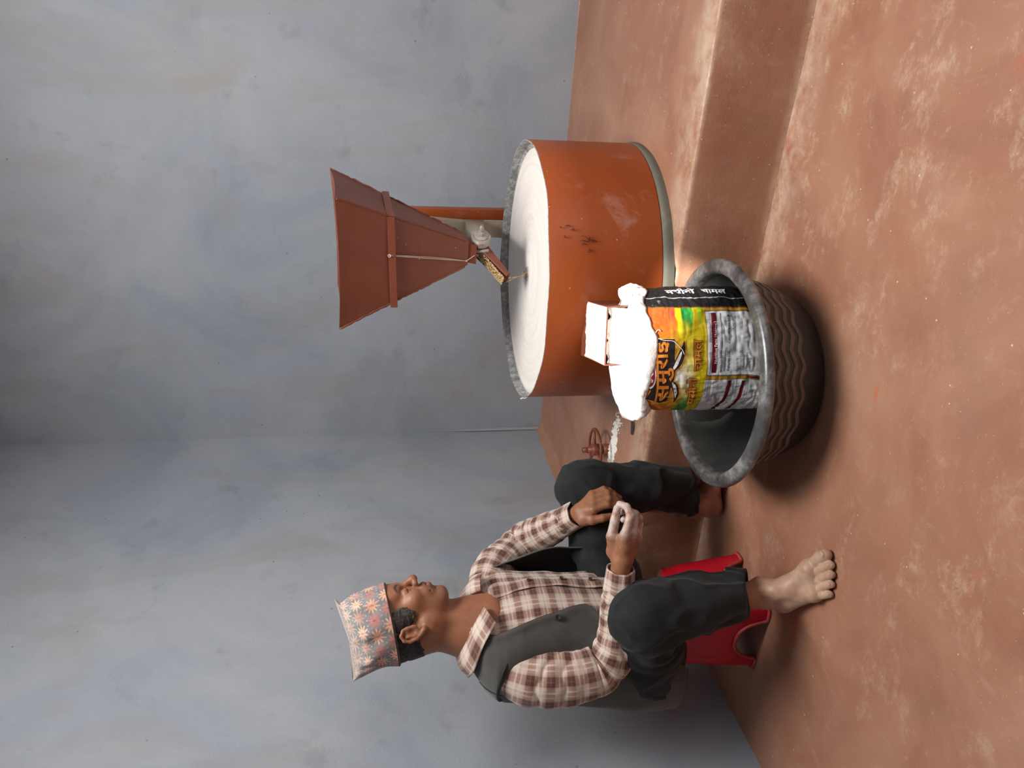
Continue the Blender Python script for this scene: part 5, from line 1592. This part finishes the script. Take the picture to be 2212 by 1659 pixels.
def cuff(c0, c1, r0, r1, name, sq=1.0, seed=0):
    ax_ = (c1-c0)/np.linalg.norm(c1-c0); e1 = np.cross(ax_, A(0, 0, 1)); e1 /= np.linalg.norm(e1); e2 = np.cross(ax_, e1)
    th = np.linspace(0, 2*PI, 90, endpoint=False); L_ = np.linalg.norm(c1-c0)
    rows, uvs = [], []
    for f_, o in ((.0, -.003), (.0, .001), (.04, .003), (.2, .0032), (.6, .0030), (.96, .003), (1.0, .001), (1.0, -.001), (.9, -.0035), (.5, -.004)):
        r = r0+(r1-r0)*f_ + o + .0014*np.sin(3*th+seed+f_*2) + .0009*np.sin(7*th+seed)
        rows.append(c0 + ax_*(L_*f_) + np.outer(r*np.cos(th), e1) + np.outer(r*sq*np.sin(th), e2))
        uvs.append(np.stack([(0*th+L_*f_)+.008+seed*.01, th*.034], -1))
    return mesh_obj(name, np.concatenate(rows), grid_faces(90, len(rows), flip=True), M['plaid'], shirt, uv=np.concatenate(uvs))
cuff(A(-1.275, 1.388, .4695), A(-1.213, 1.400, .469), .0345, .0315, 'cuff', 1.0, 0)
cuff(A(-1.305, 1.708, .533), A(-1.255, 1.678, .503), .0365, .0345, 'cuff', 1.0, 2)

# collar leaves
def collar(sgn, name, tip, seed):
    m, n = 46, 10
    mir = lambda p: A(p[0], 1.494+(p[1]-1.494)*sgn, p[2])
    topc = catmull([mir(q) for q in (A(-1.523, 1.494, .850), A(-1.500, 1.441, .849), A(-1.450, 1.424, .839), A(-1.398, 1.440, .812), A(-1.362, 1.466, .784))], m)
    botc = catmull([mir(q) for q in (A(-1.566, 1.494, .824), A(-1.545, 1.418, .824), A(-1.480, 1.366, .818), A(-1.400, 1.370, .796), tip)], m)
    rows, uvs = [], []
    for j in range(n):
        f_ = j/(n-1)
        q = topc*(1-f_) + botc*f_
        o = q - A(-1.46, 1.494, .74); o /= np.linalg.norm(o, axis=1)[:, None]
        q = q + o*(.0075*math.sin(PI*min(1, f_*1.15))**.8 + .002*fbm(q, 28, seed, 2)[:, None])
        rows.append(q); uvs.append(np.stack([np.linspace(0, .17, m), 0*q[:, 0]+.055*f_+.013], -1))
    V = np.concatenate(rows); F = grid_faces(m, n, closed_u=False, flip=(sgn < 0))
    nV = len(V)
    ctr = A(-1.46, 1.494, .70)
    dn = (V-ctr); dn /= np.linalg.norm(dn, axis=1)[:, None]
    inner = V - dn*.0026
    FF = F.tolist() + [[i+nV for i in f[::-1]] for f in F.tolist()]
    for b in ([i for i in range(m)], [(n-1)*m+i for i in range(m)], [j*m for j in range(n)], [j*m+m-1 for j in range(n)]):
        for i in range(len(b)-1): FF.append([b[i], b[i+1], b[i+1]+nV, b[i]+nV])
    UVs = np.concatenate(uvs)
    return mesh_obj(name, np.concatenate([V, inner]), FF, M['plaid'], shirt, uv=np.concatenate([UVs, UVs]))
collar(1, 'collar', A(-1.352, 1.396, .764), 3); collar(-1, 'collar', A(-1.352, 1.410, .775), 7)
# neck band inside the collar
th = np.linspace(-PI*.80, PI*.80, 70) + PI
rows = []
for z_, r_ in ((.800, .070), (.838, .067), (.842, .065), (.838, .0635), (.80, .066)):
    rows.append(np.stack([-1.452+r_*np.cos(th)+(.834-z_)*.2+.0, 1.494+r_*1.0*np.sin(th), z_ - .035*np.clip(np.cos(th)+.2, 0, 1)], -1))
mesh_obj('neck_band', np.concatenate(rows), grid_faces(70, 5, closed_u=False), M['plaid'], shirt, uv=np.tile(np.stack([th*.066, 0*th+.02], -1), (5, 1)))

# ------------------------------------------------------------------ grey vest, unbuttoned
k = NT('grey_wool'); v = k.mapped()
k.color(k.ramp(k.noise(v, 14, 4), [(.3, (.060, .058, .054)), (.7, (.085, .082, .076))])); k.rough(.88)
k.b.inputs['Specular IOR Level'].default_value = .2; k.b.inputs['Sheen Weight'].default_value = .25
k.bump(k.mix(.6, k.noise(v, 700, 2), k.noise(v, 30, 4)), .25, .002); M['vest'] = k.m
M['lining'] = simple('black_lining', (.010, .010, .012), .7, .1, 30)
vest = None
def vest_panel(name, pa, pb, off_fn, zlo_fn, zhi_fn, n=90, m=80, seed=0, parent=None):
    rows = []
    for j in range(m):
        f_ = j/(m-1); t = np.linspace(0, 1, n)
        zl, zh = zlo_fn(t), zhi_fn(t)
        z = zl + (zh-zl)*f_
        psi = pa(z) + (pb(z)-pa(z))*t
        P = torso(psi, z, 0.0)
        w_ = .0045*fbm(P*A(1, 1, .7), 11, seed, 3)
        rows.append(torso(psi, z, off_fn(t, z)+w_))
    R_ = np.array(rows); Vo = R_.reshape(-1, 3)
    tu = np.gradient(R_, axis=1); tv = np.gradient(R_, axis=0); nn = np.cross(tu, tv); nn /= np.linalg.norm(nn, axis=-1)[..., None]+1e-9
    Vi = (R_ - nn*.003).reshape(-1, 3)
    F = grid_faces(n, m, closed_u=False); nV = len(Vo)
    FF = F.tolist() + [[i+nV for i in f[::-1]] for f in F.tolist()]; mi = [0]*len(F) + [1]*len(F)
    for b in ([i for i in range(n)], [(m-1)*n+i for i in range(n)]):
        for i in range(n-1): FF.append([b[i], b[i+1], b[i+1]+nV, b[i]+nV]); mi.append(0)
    for b in (0, n-1):
        for j in range(m-1): FF.append([j*n+b, (j+1)*n+b, (j+1)*n+b+nV, j*n+b+nV]); mi.append(0)
    return mesh_obj(name, np.concatenate([Vo, Vi]), FF, [M['vest'], M['lining']], parent or man, mat_idx=mi)
S_ = lambda a, b, z: sstep(a, b, z)
# right side and back in one piece, the left front flaring open
edgeR = lambda z: -.34 - .26*S_(.56, .80, z) + .10*S_(.62, .52, z) - .50*S_(.53, .44, z)
vest = vest_panel('vest', lambda z: -PI*1.0+0*z, edgeR, lambda t, z: .0105 + .010*S_(.60, .35, z)*(1-t*.3) + .006*np.exp(-((t-.985)/.03)**2), lambda t: .262 + .20*S_(.80, .97, t)+.0*t, lambda t: .822 - .026*S_(.75, 1.0, t), 130, 110, 5)
vest_panel('vest_left', lambda z: .62+.22*S_(.6, .8, z), lambda z: PI+0*z, lambda t, z: .0135 + (.055*S_(.78, .55, z))*(1-S_(0, .28, t)), lambda t: .285 + .12*(1-S_(0, .25, t)), lambda t: .829 - .03*(1-S_(0, .25, t)), 110, 90, 9, vest)
p0 = torso(np.array(-.47), np.array(.606), .0195); button(p0, (math.cos(-.4), math.sin(-.4), .1), .0078, vest, 'lining', 'vest_button')
# dark binding round the right armhole
th = np.linspace(0, 2*PI, 120)
i_ = 22; ac = cR_[i_]; an_ = tR_[i_].copy(); an_ /= np.linalg.norm(an_); e1 = np.cross(an_, A(1, 0, 0)); e1 /= np.linalg.norm(e1); e2 = np.cross(an_, e1)
pts = ac + np.outer(.0735*np.cos(th), e1) + np.outer(.0735*np.sin(th), e2)
mesh_obj('armhole_binding', *tube(pts, .0042, 8, False), M['lining'], vest)
# shoulder seam
pts = [torso(np.array(a), np.array(z), .0165) for a, z in ((-1.95, .800), (-1.85, .79), (-1.72, .775), (-1.66, .755))]
mesh_obj('shoulder_seam', *tube(catmull(pts, 20), .0010, 6), M['lining'], vest)
